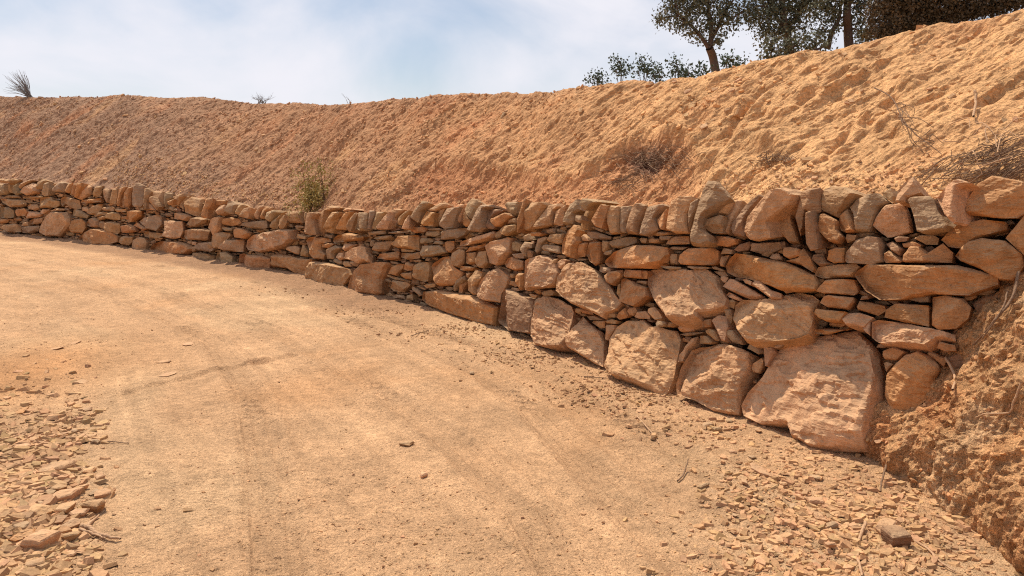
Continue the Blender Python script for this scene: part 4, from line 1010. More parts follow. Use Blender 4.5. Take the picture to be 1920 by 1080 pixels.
for kd, cd, pl in traced:
    cx, cy = pl.mean(0); ds_ = pdsz(cx); pl = np.array([cx, cy])+(pl-[cx, cy])*({'c': (.93, .985), 'f': (.97, .965), 'b': (.985, .985)}[kd])
    if kd == 'c':
        fr = tilted(face_frame(cx, cy, .03+random.uniform(-.08, .11)), random.uniform(-.42, .42), random.uniform(-.05, .25)); P2 = to_plane(pl, fr)
        d = stone('coping_stone', P2, fr, random.uniform(.24, .36), ds_, cd, wall, round_=.025, rough=.8, facets=2, edges=2, fold=1.6, slab=True)
    elif kd == 'b':
        bot = pl[:, 1].max() > interp(cx, BASEL)-14*lscale(cx)-3
        if bot: pl = pl.copy(); lowm = pl[:, 1] > cy+(pl[:, 1].max()-cy)*.72; pl[lowm, 1] += 2*lscale(cx)+1
        fr = tilted(face_frame(cx, cy, random.uniform(.0, .04)), random.uniform(-.02, .12), random.uniform(.42, .56) if cd == 't' else random.uniform(0, .2)); P2 = to_plane(pl, fr)
        sz = math.sqrt(abs(np.ptp(P2[:, 0])*np.ptp(P2[:, 1])))
        d = stone('boulder', P2, fr, max(.25, sz*.75), ds_, cd, wall, round_=.03 if cd != 'o' else .08, rough=1.1 if cd == 't' else .7, facets=2 if sz > .55 else 4, edges=3, fold=.7 if sz > .55 else 1.3)
    else:
        fr = tilted(face_frame(cx, cy, random.uniform(-.03, .03)), random.uniform(-.22, .22), random.uniform(-.12, .22) if cd != 't' else .35); P2 = to_plane(pl, fr)
        d = stone('face_stone', P2, fr, random.uniform(.16, .26), ds_, cd, wall, round_=.025, rough=.8, facets=2, edges=3, fold=1.5)
    if d: built[kd].append(d)
for kd, lst in built.items(): print(kd, len(lst))
fl = []
for pl in fills:
    cx, cy = pl.mean(0); fr = tilted(face_frame(cx, cy, random.uniform(-.11, -.045)), random.uniform(-.3, .3), random.uniform(-.2, .3)); P2 = to_plane(pl, fr)
    d = stone('small_wall_stone', P2, fr, random.uniform(.10, .16), pdsz(cx)*1.2, random.choice(['', '', 'g', 'd', 'o']), wall, round_=.03, rough=.7, facets=1, edges=2, fold=1.4)
    if d: d['px'] = cx; fl.append(d)
print('fills', len(fl))
for d in built['b']: emit(d)
LAB = 'standing coping stone'
for d in sorted(built['c'], key=lambda q: -q['size'])[:100]: emit(d)
rest = sorted(built['c'], key=lambda q: -q['size'])[100:]
fs = sorted(built['f'], key=lambda q: -q['size'])
for d in fs[:100]: emit(d)
for d in fs[100:]+rest: d['name'] = 'small_wall_stone'  # smaller face and coping stones pooled with the packing stones under one name
fl = sorted(fl+fs[100:]+rest, key=lambda q: -q['size'])
for d in fl[:100]: emit(d)
tag(merge(fl[100:], 'smallest_wall_stones', wall, M_stone), kind='stuff')
# the dark heart of the wall behind the joints
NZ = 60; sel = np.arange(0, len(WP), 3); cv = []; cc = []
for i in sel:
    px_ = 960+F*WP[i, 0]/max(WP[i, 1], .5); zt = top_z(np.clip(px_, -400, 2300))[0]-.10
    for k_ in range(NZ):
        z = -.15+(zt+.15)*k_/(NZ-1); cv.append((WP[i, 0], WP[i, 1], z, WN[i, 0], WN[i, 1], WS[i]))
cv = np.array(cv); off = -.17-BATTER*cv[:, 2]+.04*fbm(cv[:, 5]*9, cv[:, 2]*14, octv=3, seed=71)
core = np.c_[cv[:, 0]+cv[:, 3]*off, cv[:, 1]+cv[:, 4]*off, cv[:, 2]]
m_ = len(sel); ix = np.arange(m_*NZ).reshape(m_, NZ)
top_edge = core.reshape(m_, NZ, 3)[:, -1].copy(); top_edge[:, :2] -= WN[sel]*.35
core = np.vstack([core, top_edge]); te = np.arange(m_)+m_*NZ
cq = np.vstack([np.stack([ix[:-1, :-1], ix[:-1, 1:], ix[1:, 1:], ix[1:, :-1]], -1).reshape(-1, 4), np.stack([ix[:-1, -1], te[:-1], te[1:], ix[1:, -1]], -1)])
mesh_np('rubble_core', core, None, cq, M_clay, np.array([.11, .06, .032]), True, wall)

# ------------------------------------------------------------------ loose rock, chips and gravel
CORN = np.array([[math.cos(2*math.pi*k_/5), math.sin(2*math.pi*k_/5), z_] for z_ in (-1, 1) for k_ in range(5)])
CT = np.array([[5, 6, 7], [5, 7, 8], [5, 8, 9]]); CQ = np.array([[k_, (k_+1) % 5, 5+(k_+1) % 5, 5+k_] for k_ in range(5)])
def chips(name, pos, nrm_, size, col, flat=.3, label=None, cat=None, tilt=.22):
    """angular five-sided shards, open underneath where they lie in the soil"""
    n = len(pos); s = size[:, None]*np.c_[RNG.uniform(.8, 1.5, n), RNG.uniform(.45, .95, n), RNG.uniform(.5, 1.4, n)*flat]*.5
    v = np.repeat(CORN[None], n, 0); rr = RNG.uniform(.5, 1.25, (n, 5, 1)); v[:, :5, :2] *= rr; v[:, 5:, :2] *= rr*RNG.uniform(.72, 1.0, (n, 5, 1))
    v[:, 5:, 2] *= RNG.uniform(.5, 1.2, (n, 5)); v = v*s[:, None]
    nn = nrm_+RNG.normal(0, tilt, (n, 3)); nn /= np.linalg.norm(nn, axis=1)[:, None]
    a = np.cross(nn, RNG.normal(0, 1, (n, 3))); a /= np.linalg.norm(a, axis=1)[:, None]; b = np.cross(nn, a)
    w = v[..., :1]*a[:, None]+v[..., 1:2]*b[:, None]+v[..., 2:]*nn[:, None]+pos[:, None]+nrm_[:, None]*(s[:, 2]*.5)[:, None, None]
    base = (np.arange(n)*10)[:, None, None]
    o = mesh_np(name, w.reshape(-1, 3), (CT[None]+base).reshape(-1, 3), (CQ[None]+base).reshape(-1, 4), M_chip, np.repeat(col, 10, 0), False)
    return tag(o, label, cat, None, 'stuff')
def chipcol(n, base, var=.16):
    base = np.array(base)*[.95, .925, .93]
    c_ = np.array(base)[None]*RNG.uniform(1-var*1.5, 1+var*1.2, (n, 1))*RNG.uniform(.95, 1.05, (n, 3)); return c_
def scatter_ground(n, dens, rmin=2.5, rmax=22):
    out_ = []
    while sum(map(len, out_)) < n:
        px_ = RNG.uniform(-80, 2000, 40000); py_ = RNG.uniform(440, 1120, 40000)
        keep = RNG.random(40000) < dens(px_, py_); px_, py_ = px_[keep], py_[keep]
        d = np.array([ray(a, b) for a, b in zip(px_, py_)]).reshape(-1, 3); t = -H/d[:, 2]; out_.append(d*t[:, None]+[0, 0, H])
    p = np.vstack(out_)[:n]
    p[:, 2] = [gheight(a, b) for a, b in p[:, :2]]; return p
def blob(px_, py_, L):
    r_ = 0
    for cx, cy, rx, ry, k_ in L: r_ = np.maximum(r_, k_*np.exp(-(((px_-cx)/rx)**2+((py_-cy)/ry)**2)))
    return np.clip(r_, 0, 1)
UPN = np.array([0, 0, 1.])
ln_ = lambda px_, py_: blob(px_, py_, [(45, 940, 80, 130, 1), (95, 840, 52, 60, .8), (30, 1060, 100, 60, 1), (140, 790, 38, 30, .5), (120, 690, 60, 40, .07)])
p = scatter_ground(3000, ln_); sz = RNG.gamma(2.2, .012, len(p))+.008; sz[:900] = RNG.uniform(.045, .10, 900); sz = np.minimum(sz, .10)
chips('gravel', p, np.tile(UPN, (len(p), 1)), sz, chipcol(len(p), (0.487, 0.300, 0.156)), .26)
rn_ = lambda px_, py_: blob(px_, py_, [(1450, 930, 100, 70, .8), (1600, 1000, 190, 90, 1), (1330, 800, 120, 34, .4), (1700, 1000, 130, 70, .6), (1540, 1070, 170, 60, .8), (1120, 700, 120, 25, .16), (1500, 870, 150, 35, .4)])
p = scatter_ground(4700, rn_); sz = np.minimum(RNG.gamma(1.5, .010, len(p))+.007, .06); sz[:700] = RNG.uniform(.03, .07, 700)
chips('gravel', p, np.tile(UPN, (len(p), 1)), sz, chipcol(len(p), (0.521, 0.316, 0.163)), .30)
p = scatter_ground(2600, lambda a, b: blob(a, b, [(700, 585, 90, 10, .6), (860, 620, 110, 14, 1), (1000, 665, 100, 20, 1), (1180, 730, 120, 30, 1), (560, 545, 70, 8, .4)])); sz = np.minimum(RNG.gamma(2.0, .007, len(p))+.006, .05)
chips('gravel', p, np.tile(UPN, (len(p), 1)), sz, chipcol(len(p), (0.462, 0.276, 0.141)), .35)
p = scatter_ground(5200, lambda a, b: .018+0*a+blob(a, b, [(120, 640, 140, 60, .18), (850, 1000, 260, 70, .1), (60, 740, 120, 70, .2)])); sz = np.minimum(RNG.gamma(1.5, .0032, len(p))+.004, .026)
chips('pebbles', p, np.tile(UPN, (len(p), 1)), sz, chipcol(len(p), (0.487, 0.292, 0.152)), .35)
# shale lying on the hillside
def scatter_bank(n, weight, smin, smax, base, name):
    w_ = weight.copy(); w_[~onb] = 0; w_ = w_*(BY**2*.02+.6); fl_ = w_.ravel()/w_.sum(); i_ = RNG.choice(fl_.size, n, p=fl_)
    pos = bank_grid.reshape(-1, 3)[i_]+RNG.normal(0, .006, (n, 3)); nn = np.tile(np.array([-.25, -.5, .83]), (n, 1))
    sz_ = smin+(smax-smin)*RNG.random(n)**3*1.0; sz_ *= (.75+.028*pos[:, 1])
    chips(name, pos, nn, sz_, col_.reshape(-1, 3)[i_]*RNG.uniform(.85, 1.22, (n, 1)) if base is None else chipcol(n, base), .38)
wch = .25+sstep(-.1, .4, fbm(g1*.6, g2*2.2, octv=3, seed=81))*1.0
wch = wch*(1-.75*sstep(1350, 1700, PX))
scatter_bank(15000, wch, .012, .055, None, 'scree')
wfoot = np.exp(-((PYa-interp(PX, TOPL)+12)/26)**2)*(PX > 200)*(.3+.9*sstep(1250, 1500, PX)+.5*sstep(700, 500, PX))
scatter_bank(5200, wfoot, .01, .05, (0.538, 0.320, 0.160), 'scree')
scatter_bank(420, wch**2+.3, .05, .12, (0.504, 0.304, 0.160), 'scree')
i_ = RNG.integers(0, 170, 2600), RNG.integers(5, 230, 2600); pe = np.stack([EX2, EY2, EZ2], -1)[i_]
chips('clods', pe[:1500], np.tile([-.7, -.4, .5], (1500, 1)), RNG.gamma(1.8, .007, 1500)+.005, chipcol(1500, (.56, .31, .145)), .6)

# individual loose stones on the ground
def loose(px, py, w, h, rot, code, label, group=None, name='loose_stone', thick=None, hill=False):
    hp = hit(px, py)
    if hp is None: return
    P0, n_ = hp; n_ = Vector((n_.x*.3, n_.y*.3, 1)).normalized() if not hill else n_
    n_ = (n_+Vector((random.gauss(0, .09), random.gauss(0, .09)-.06, 0))).normalized()
    n_ = np.array(n_); t = np.cross([0, 1, 0], n_); t /= np.linalg.norm(t); u = np.cross(n_, t)
    pl = rock_poly(0, 0, w, h, math.radians(rot))
    Yd = P0.y; sx_ = Yd/F
    # outline laid down on the ground: the vertical picture size foreshortens by the view angle
    vd = Vector(ray(px, py)).normalized(); fs_ = max(.24, abs(vd.dot(Vector(n_))))
    P2 = np.c_[pl[:, 0]*sx_, -pl[:, 1]*sx_/fs_*.85]
    wm = w*sx_; th = thick or min(wm*.28, .07)*random.uniform(.7, 1.2)
    d = stone(name, P2, (np.array(P0)+n_*th*.62, t, u, n_), th, Yd*1.875/F*1.3, code, None, round_=.10, rough=.55, facets=2)
    if d is None: return
    o = emit(d); tag(o, label, 'stone', group); return o
def LBL(x_, y_, side):
    cd = random.choice(['t', 't', '', 'g']); cn = {'t': 'pale', '': 'brown', 'g': 'grey-brown'}[cd]
    if side == 'l': return cd, 'small flat %s shale fragment in the %s of the left rubble heap' % (cn, 'upper tip' if y_ < 380 else 'upper half' if y_ < 600 else 'lower half' if y_ < 850 else 'lowest part')
    return cd, 'small %s shale fragment in the lower right gravel, %s' % (cn, 'close under the wall' if y_ < 360 else 'upper road side' if x_ < 1050 and y_ < 620 else 'lower road side' if x_ < 1050 else 'towards the spoil bank')
GL = 'loose shale fragments in the rubble at the left edge of the road'
LB = 'small pale flat shale fragment among the rubble at the lower left road edge'
K = lambda x_, y_: (x_/3.177, 740+y_/3.177)
KL = [(255, 880, 215, 105, -8, 't', 'largest blocky pale stone low in the left rubble heap, with a straight top edge'),
      (350, 465, 215, 75, -12, 't', 'long pale split slab lying tilted at the top of the left rubble heap'),
      (125, 105, 85, 42, 5, 'o', 'brown lump of rock alone on red soil above the left rubble heap'),
      (525, 95, 60, 24, 5, 'd', 'small dark stone at the very top tip of the left rubble heap'),
      (135, 322, 105, 38, 0, 't', 'pale slab at the left side of the rubble heap, nearest the red soil'),
      (235, 708, 150, 82, -5, 't', 'squarish pale stone in the middle of the left rubble heap'),
      (555, 672, 165, 48, 5, '', 'long flat stone on the right margin of the left rubble heap'),
      (415, 785, 150, 62, -4, 't', 'pale flat stone just left of the forked root'),
      (40, 735, 90, 60, -20, 'g', 'grey slanted slab at the left picture edge in the rubble heap'),
      (350, 755, 110, 50, 0, 'd', 'dark brown stone wedged above the pale stone by the forked root'),
      (130, 850, 130, 84, -25, 'o', 'reddish stone leaning just left of the largest blocky stone'),
      (215, 1010, 130, 78, -10, '', 'rounded brown stone below the largest blocky stone, near the picture bottom')]
for x_, y_, w, h, r_, cd, lb in KL: loose(*K(x_, y_), w/3.177, h/3.177, r_, cd, lb)
for x_, y_, w, h in [(210, 280, 90, 30), (340, 305, 85, 36), (300, 352, 60, 24), (280, 265, 45, 34), (370, 243, 60, 22), (445, 222, 55, 18), (535, 460, 90, 32), (330, 430, 100, 35), (360, 555, 105, 40), (595, 500, 80, 35), (620, 600, 120, 45), (395, 615, 150, 60), (390, 685, 110, 66), (470, 712, 110, 55), (130, 800, 130, 40), (30, 845, 80, 45), (20, 805, 45, 30), (120, 715, 70, 40), (45, 615, 90, 45), (130, 535, 90, 60), (30, 560, 70, 40), (230, 780, 80, 60), (425, 850, 110, 35), (505, 885, 75, 50), (420, 955, 90, 50), (120, 1060, 120, 40), (40, 1030, 90, 50), (100, 925, 80, 45), (300, 965, 70, 35), (210, 955, 60, 40), (300, 590, 80, 30), (230, 600, 70, 34), (480, 560, 90, 30), (560, 585, 50, 40), (20, 320, 60, 30), (230, 500, 60, 20), (500, 255, 60, 18), (570, 290, 90, 18), (440, 520, 60, 20), (360, 655, 50, 60), (250, 660, 80, 30), (150, 960, 60, 30), (520, 650, 60, 24)]:
    loose(*K(x_, y_), w/3.177, h/3.177, random.uniform(-18, 18), *LBL(x_, y_, 'l'), GL)
GR = 'loose shale fragments strewn at the right edge of the road'
RB = 'small flat shale fragment strewn over the gravel in front of the wall at lower right'
K = lambda x_, y_: (1160+x_/3.374, 760+y_/3.374)
KR = [(905, 430, 165, 62, 25, 't', 'pale triangular slab on the gravel below the giant boulder'),
      (1745, 870, 190, 118, 12, 'd', 'purple-brown rounded rock at the lower right, the biggest loose stone there'),
      (1690, 790, 210, 66, -18, 't', 'long pale slab leaning behind the purple-brown rock at lower right'),
      (1240, 620, 140, 62, 8, 't', 'wide pale flat slab in the middle of the right-hand gravel'),
      (1255, 715, 110, 58, 10, 't', 'pale pointed slab just below the wide flat slab in the right-hand gravel'),
      (605, 555, 58, 48, 0, 'd', 'purplish round cobble at the road side of the right-hand gravel'),
      (560, 135, 95, 30, -12, 'g', 'dark thin shard lying in front of the wall between two big boulders'),
      (130, 45, 60, 24, 0, 't', 'small pale square stone alone on the road side below the wall'),
      (1330, 330, 58, 42, 10, 't', 'stubby stone at the foot of the giant boulder, left of its small neighbour'),
      (1395, 350, 48, 42, -10, 't', 'small stone at the foot of the giant boulder, right of the stubby one')]
for x_, y_, w, h, r_, cd, lb in KR: loose(*K(x_, y_), w/3.374, h/3.374, r_, cd, lb, thick=.085 if 'rounded rock' in lb else None)
for x_, y_, w, h in [(1245, 460, 75, 30), (1330, 780, 130, 55), (765, 645, 75, 35), (795, 485, 60, 35), (965, 525, 50, 40), (1110, 650, 95, 50), (945, 685, 80, 50), (1190, 835, 60, 35), (1350, 840, 120, 55), (1340, 885, 90, 25), (1010, 870, 90, 45), (1475, 960, 80, 35), (1240, 1000, 80, 50), (1120, 240, 50, 50), (880, 160, 50, 30), (735, 695, 40, 30), (1735, 495, 60, 30), (1650, 1040, 60, 50), (1500, 625, 40, 30), (1370, 695, 90, 30), (900, 820, 90, 25), (1175, 690, 40, 30), (620, 160, 80, 26), (700, 100, 50, 36), (1640, 230, 60, 34), (540, 520, 100, 22), (850, 560, 70, 26), (700, 550, 70, 26), (1040, 500, 60, 30), (1100, 590, 70, 24), (1000, 740, 60, 26), (880, 740, 56, 26), (1440, 760, 60, 30), (1560, 700, 60, 26), (1420, 560, 50, 24), (720, 300, 60, 24), (840, 330, 60, 30)]:
    loose(*K(x_, y_), w/3.374, h/3.374, random.uniform(-18, 18), *LBL(x_, y_, 'r'), GR)
K = lambda x_, y_: (x_/2.25, 600+y_/2.25)
for x_, y_, w, h, cd, lb in [(320, 97, 46, 15, 't', 'thin pale flake on the left road side, the farthest of its neighbours'), (345, 263, 62, 22, 't', 'pale flat stone just left of the furrow end'),
                             (235, 122, 62, 18, 't', 'pale flake on the red soil left of the road'), (795, 102, 55, 18, 't', 'worn pale stone set flush in the road above the furrow'),
                             (690, 177, 75, 14, 't', 'thin pale streak of stone flush in the road'), (705, 232, 65, 26, 't', 'pale stone pressed into the road right beside the furrow'),
                             (790, 805, 60, 18, '', 'flat brown stone alone on the near road surface'), (665, 798, 32, 18, '', 'small tan pebble next to the flat brown road stone')]:
    loose(*K(x_, y_), w/2.25, h/2.25, random.uniform(-6, 6), cd, lb, thick=.012)
loose(763, 834, 34, 12, 0, '', 'brown clod standing alone in the middle of the road', name='road_stone', thick=.022)
loose(795, 893, 17, 12, -20, 't', 'small pale angular stone alone in the middle of the road', name='road_stone', thick=.025)
loose(885, 700, 14, 7, 0, 'g', 'tiny grey stone lying on the far middle of the road', name='road_stone')
# embedded rocks showing in the hillside
HB = [(1385, 215, 28, 22, '', 'rounded rock half buried in the scored part of the hillside'), (1340, 170, 18, 9, 't', 'pale flake high on the hillside below the lone tree'),
      (1265, 153, 10, 7, 't', 'pale square stone just under the ridge by the small shrubs'), (1290, 172, 16, 9, 't', 'pale stone on the upper hillside under the small shrubs'),
      (1300, 200, 22, 14, '', 'brown rock in a pocket of the upper hillside'), (1595, 190, 14, 8, 't', 'pale stone cap sticking out of the middle right hillside'),
      (1850, 187, 20, 10, 'g', 'grey stone on the upper right hillside'), (1785, 182, 16, 8, 't', 'pale flat stone on the right hillside'),
      (1480, 303, 24, 8, 't', 'pale chip by the dark root pocket above the wall'), (1320, 238, 16, 9, 't', 'bright pale chip on the mid hillside'),
      (815, 312, 18, 8, 't', 'pale flat stone lower on the middle hillside'), (945, 218, 18, 7, 'g', 'grey flat stone high on the middle hillside'),
      (1225, 312, 14, 8, 'o', 'reddish stone caught in the root tangle')]
for x_, y_, w, h, cd, lb in HB: loose(x_, y_, w, h, random.uniform(-15, 15), cd, lb, name='hillside_stone', hill=True)

# ------------------------------------------------------------------ roots, sticks, brush
def tube(path, radii, sides=5):
    path = [Vector(p) for p in path]; V, Q = [], []
    for i, p in enumerate(path):
        d = (path[min(i+1, len(path)-1)]-path[max(i-1, 0)]).normalized()
        a = d.cross(Vector((.3, .2, 1))).normalized(); b = d.cross(a)
        r_ = radii[i] if hasattr(radii, '__len__') else radii
        for k_ in range(sides): th = 2*math.pi*k_/sides; V.append(p+(a*math.cos(th)+b*math.sin(th))*r_)
    for i in range(len(path)-1):
        for k_ in range(sides):
            k2 = (k_+1) % sides; Q.append((i*sides+k_, i*sides+k2, (i+1)*sides+k2, (i+1)*sides+k_))
    return [tuple(v) for v in V], Q
class Bag:
    def __init__(s): s.v = []; s.q = []
    def add(s, v, q): b = len(s.v); s.v += [tuple(p) for p in v]; s.q += [tuple(i+b for i in f) for f in q]
    def out(s, name, mat, parent=None, smooth=True): return mesh_np(name, np.array(s.v), None, s.q, mat, None, smooth, parent)
def smooth_path(pts, m=6, jit=0.):
    pts = [Vector(p) for p in pts]; o = []
    for i in range(len(pts)-1):
        p0 = pts[max(i-1, 0)]; p1 = pts[i]; p2 = pts[i+1]; p3 = pts[min(i+2, len(pts)-1)]
        for j in range(m):
            t = j/m; q = .5*((2*p1)+(p2-p0)*t+(2*p0-5*p1+4*p2-p3)*t*t+(3*p1-p0-3*p2+p3)*t**3)
            o.append(q+Vector([random.gauss(0, jit) for _ in range(3)]))
    o.append(pts[-1]); return o
def laid(pts, lift=.01):
    o = []
    for a in pts:
        h_ = hit(a[0], a[1], lift+(a[2] if len(a) > 2 else 0))
        if h_: o.append(h_[0])
    return o
def stick(name, chains, mat, label, cat='root'):
    bg_ = Bag()
    for pts, r0, r1 in chains:
        P = laid(pts)
        if len(P) < 2: continue
        P = smooth_path(P, 6, r0*.15); rs = [r0+(r1-r0)*i/(len(P)-1) for i in range(len(P))]; bg_.add(*tube(P, rs, 6))
    if bg_.v: return tag(bg_.out(name, mat), label, cat)
stick('forked_root', [([(152, 990), (168, 993), (182, 1003), (205, 1010), (226, 1014)], .012, .006), ([(163, 990), (175, 980), (186, 969)], .010, .004), ([(150, 996), (175, 1004), (198, 1013)], .008, .003)], M_root, 'pale forked root lying at the right side of the left rubble heap')
stick('stick', [([(0, 1037), (28, 1043), (54, 1050)], .010, .006)], M_root, 'thick pale stick entering from the left edge over the rubble', 'stick')
stick('stick', [([(170, 833), (205, 831), (242, 834)], .004, .003)], M_twig, 'thin dark stick on the road beside the top of the left rubble', 'stick')
stick('root', [([(1194, 783), (1216, 807), (1228, 822), (1235, 834)], .005, .003)], M_root, 'thin curved pale root on the road side below the wall')
stick('root', [([(1622, 995, .03), (1610, 1018), (1607, 1040), (1612, 1062), (1616, 1085)], .008, .005)], M_root, 'long upright-looking pale root in the gravel near the picture bottom')
stick('stick', [([(1568, 997), (1585, 1010), (1605, 1022)], .005, .004)], M_twig, 'straight brown stick meeting the long pale root in the gravel', 'stick')
stick('root', [([(1700, 1012), (1735, 1030), (1760, 1055), (1790, 1075)], .006, .004)], M_root, 'thin pale root curling right of the purple-brown rock')
stick('stick', [([(1660, 896, .06), (1652, 915, .02), (1650, 925)], .006, .004)], M_twig, 'short stub of a stick standing by the spoil bank foot', 'stick')
stick('stick', [([(1270, 905), (1282, 892), (1290, 880, .05)], .005, .003)], M_twig, 'short bent twig on the gravel edge of the road', 'stick')
stick('root', [([(1095, 708), (1120, 710), (1150, 712)], .004, .003)], M_twig, 'fine twig lying at the road edge under the big tan boulders')
stick('root', [([(770, 632), (790, 625), (806, 620)], .005, .003)], M_twig, 'fine twig on the road edge below the middle of the wall')
stick('root', [([(1918, 530, .05), (1890, 565, .05), (1862, 602, .04), (1832, 648, .02)], .009, .005)], M_twig, 'thicker of two long brown roots slanting down the spoil bank beside the wall end')
stick('root', [([(1915, 545, .05), (1880, 590, .04), (1850, 628, .02)], .005, .003)], M_twig, 'thinner root just under the long thick root on the spoil bank')
stick('stick', [([(1787, 668, .03), (1788, 705, .03), (1791, 738, .02)], .008, .006)], M_root, 'short upright stick standing out of the spoil bank', 'stick')
stick('root', [([(1922, 722, .02), (1905, 750, .02), (1887, 772, .02), (1855, 778, .01), (1832, 784, .0)], .006, .003)], M_root, 'crooked root across the middle of the spoil bank')
stick('root', [([(1824, 180, .04), (1823, 200, .05), (1826, 226, .02)], .010, .008)], M_root, 'short pale root hanging on the upper right hillside')
ch = [([(1650, 183, .10), (1680, 212, .10), (1715, 250, .09), (1760, 296, .04)], .005, .003)]
for _ in range(12):
    t_ = random.uniform(.2, .95); x_, y_ = 1650+110*t_, 183+113*t_; s_ = random.choice([-1, 1])
    ch.append(([(x_, y_, .12), (x_+s_*random.uniform(8, 22), y_+random.uniform(-2, 14), .10), (x_+s_*random.uniform(20, 42), y_+random.uniform(0, 26), .05)], .003, .0015))
stick('dry_branch', ch, M_twig, 'long dead branch with fine twigs leaning on the right hillside', 'branch')
ch = []
for _ in range(120):
    x_, y_ = random.gauss(1215, 34), random.gauss(303, 12); a = random.uniform(-.9, .5); L = random.uniform(8, 28)
    ch.append(([(x_, y_, .03), (x_+L*.5*math.cos(a), y_-L*.5*math.sin(a)+random.uniform(-4, 4), random.uniform(.02, .09)), (x_+L*math.cos(a), y_-L*math.sin(a), .01)], random.uniform(.0022, .005), .0015))
for _ in range(50):
    x_, y_ = random.gauss(1165, 22), random.gauss(345, 8); a = random.uniform(-.3, .9); L = random.uniform(8, 22)
    ch.append(([(x_, y_, .02), (x_+L*.5*math.cos(a), y_-L*.5*math.sin(a), random.uniform(.02, .06)), (x_+L*math.cos(a), y_-L*math.sin(a), .01)], random.uniform(.002, .004), .0015))
stick('root_tangle', ch, M_twig, 'dark tangle of fine roots hanging in the hollow of the hillside', 'roots')
ch = []
for _ in range(45):
    x_, y_ = random.gauss(1445, 22), random.gauss(303, 6); a = random.uniform(-1.2, 1.2); L = random.uniform(8, 22)
    ch.append(([(x_, y_, .02), (x_+L*.5*math.cos(a), y_-L*.4*math.sin(a), random.uniform(.02, .05)), (x_+L*math.cos(a), y_-L*.7*math.sin(a), .01)], .003, .0015))
stick('root_tangle', ch, M_twig, 'small tuft of dark roots just above the wall top at the middle right', 'roots')
ch = []
for _ in range(170):
    x_ = 1930-abs(random.gauss(0, 85)); y_ = 338-random.random()**1.2*(84*max(0.05, (x_-1690)/230)); a = random.gauss(.42, .22); L = random.uniform(25, 90)
    l0 = random.uniform(.0, .08)
    ch.append(([(x_-L*.5*math.cos(a), y_+L*.5*math.sin(a), l0*.4), (x_, y_+random.uniform(-3, 2), l0*.7), (x_+L*.5*math.cos(a), y_-L*.5*math.sin(a)+random.uniform(-3, 3), l0*.6)], random.uniform(.0015, .0038), .0010))
stick('brush_pile', ch, M_twig, 'heap of cut dry brushwood behind the coping at the right edge', 'brushwood')
ch = []
for _ in range(12):
    x_ = random.uniform(1790, 1915); y_ = random.uniform(255, 335); L = random.uniform(25, 60); a = random.gauss(.3, .5)
    ch.append(([(x_-L*.5*math.cos(a), y_+L*.5*math.sin(a), .07), (x_, y_-3, .10), (x_+L*.5*math.cos(a), y_-L*.5*math.sin(a), .07)], .0035, .002))
stick('brush_pile', ch, M_root, 'few bleached pale branches lying on the dark brushwood heap', 'brushwood')

# ------------------------------------------------------------------ vegetation
def leaves(points, size, n_per, spread, bag, flatten=1.):
    for p in points:
        for _ in range(n_per):
            c_ = Vector(p)+Vector((random.gauss(0, spread), random.gauss(0, spread), random.gauss(0, spread*flatten)))
            a = Vector((random.gauss(0, 1), random.gauss(0, 1), random.gauss(0, 1))).normalized(); b = a.orthogonal().normalized()
            th = random.uniform(0, 6.28); b = Matrix.Rotation(th, 3, a) @ b; s_ = size*random.uniform(.6, 1.35); w = s_*.32
            m_ = a.cross(b)*w*.4
            bag.add([c_-a*s_*.5, c_+b*w+m_, c_+a*s_*.5, c_-b*w+m_], [(0, 1, 2, 3)])
def limb(bag, pts, r0, r1, m=5, jit=.0):
    P = smooth_path(pts, m, jit); bag.add(*tube(P, [r0+(r1-r0)*(i/(len(P)-1)) for i in range(len(P))], 7 if r0 > .03 else 4)); return P
def tree(name, Y, trunks, blobs, label, leaf=.055, per=9, mat=M_leaf, cat='tree', group=None, twr=.009, nspr=1., deep=.8):
    """trunks: [(pixel polyline, r0, r1)], blobs: crown lobes as (px, py, rx, ry) at distance Y"""
    s_ = Y/F; b0 = at_depth(*trunks[0][0][0], Y); root = empty(name, b0); tag(root, label, cat, group)
    tb = Bag(); lb = Bag(); joints = []
    for pts, r0, r1 in trunks:
        W = [at_depth(a, b, Y+random.uniform(-.1, .1)*(i > 0)) for i, (a, b) in enumerate(pts)]
        if W[0] == b0 or pts[0] == trunks[0][0][0]: W[0].z -= .15
        P = limb(tb, W, r0, r1); joints += P[len(P)//3:]
    for cx, cy, rx, ry in blobs:
        C = at_depth(cx, cy, Y); C.y += random.uniform(-.3, .3)*rx*s_
        Rx, Rz = rx*s_, ry*s_
        area = rx*ry; n = int(max(6, area/26*nspr))
        j = min(joints, key=lambda q: (q-C).length+max(0, q.z-C.z)*1.0)
        mid = j.lerp(C, .5)+Vector((random.gauss(0, .06), random.gauss(0, .1), random.uniform(0, .12)))*Rx*2
        P = limb(tb, [j, mid, C], max(twr*2.6, Rx*.035), twr)
        sp = []
        for _ in range(n):
            while True:
                v = Vector((random.uniform(-1, 1), random.uniform(-1, 1), random.uniform(-1, 1)))
                if v.length < 1: break
            if fbm(np.array([v.x*1.7+cx]), np.array([v.z*1.7+cy]), np.array([v.y*1.7]), 2, seed=91)[0] < -.16: continue
            p = C+Vector((v.x*Rx, v.y*Rx*deep, v.z*Rz)); sp.append(p)
            if random.random() < .45:
                q = random.choice(P[len(P)//2:]); limb(tb, [q, q.lerp(p, .6)+Vector((0, 0, .04*Rx)), p], twr*.8, twr*.3, 2)
        leaves(sp, leaf, per, leaf*1.25, lb)
    tb.out('trunk', M_bark, root); lb.out('crown', mat, root, False)
    return root
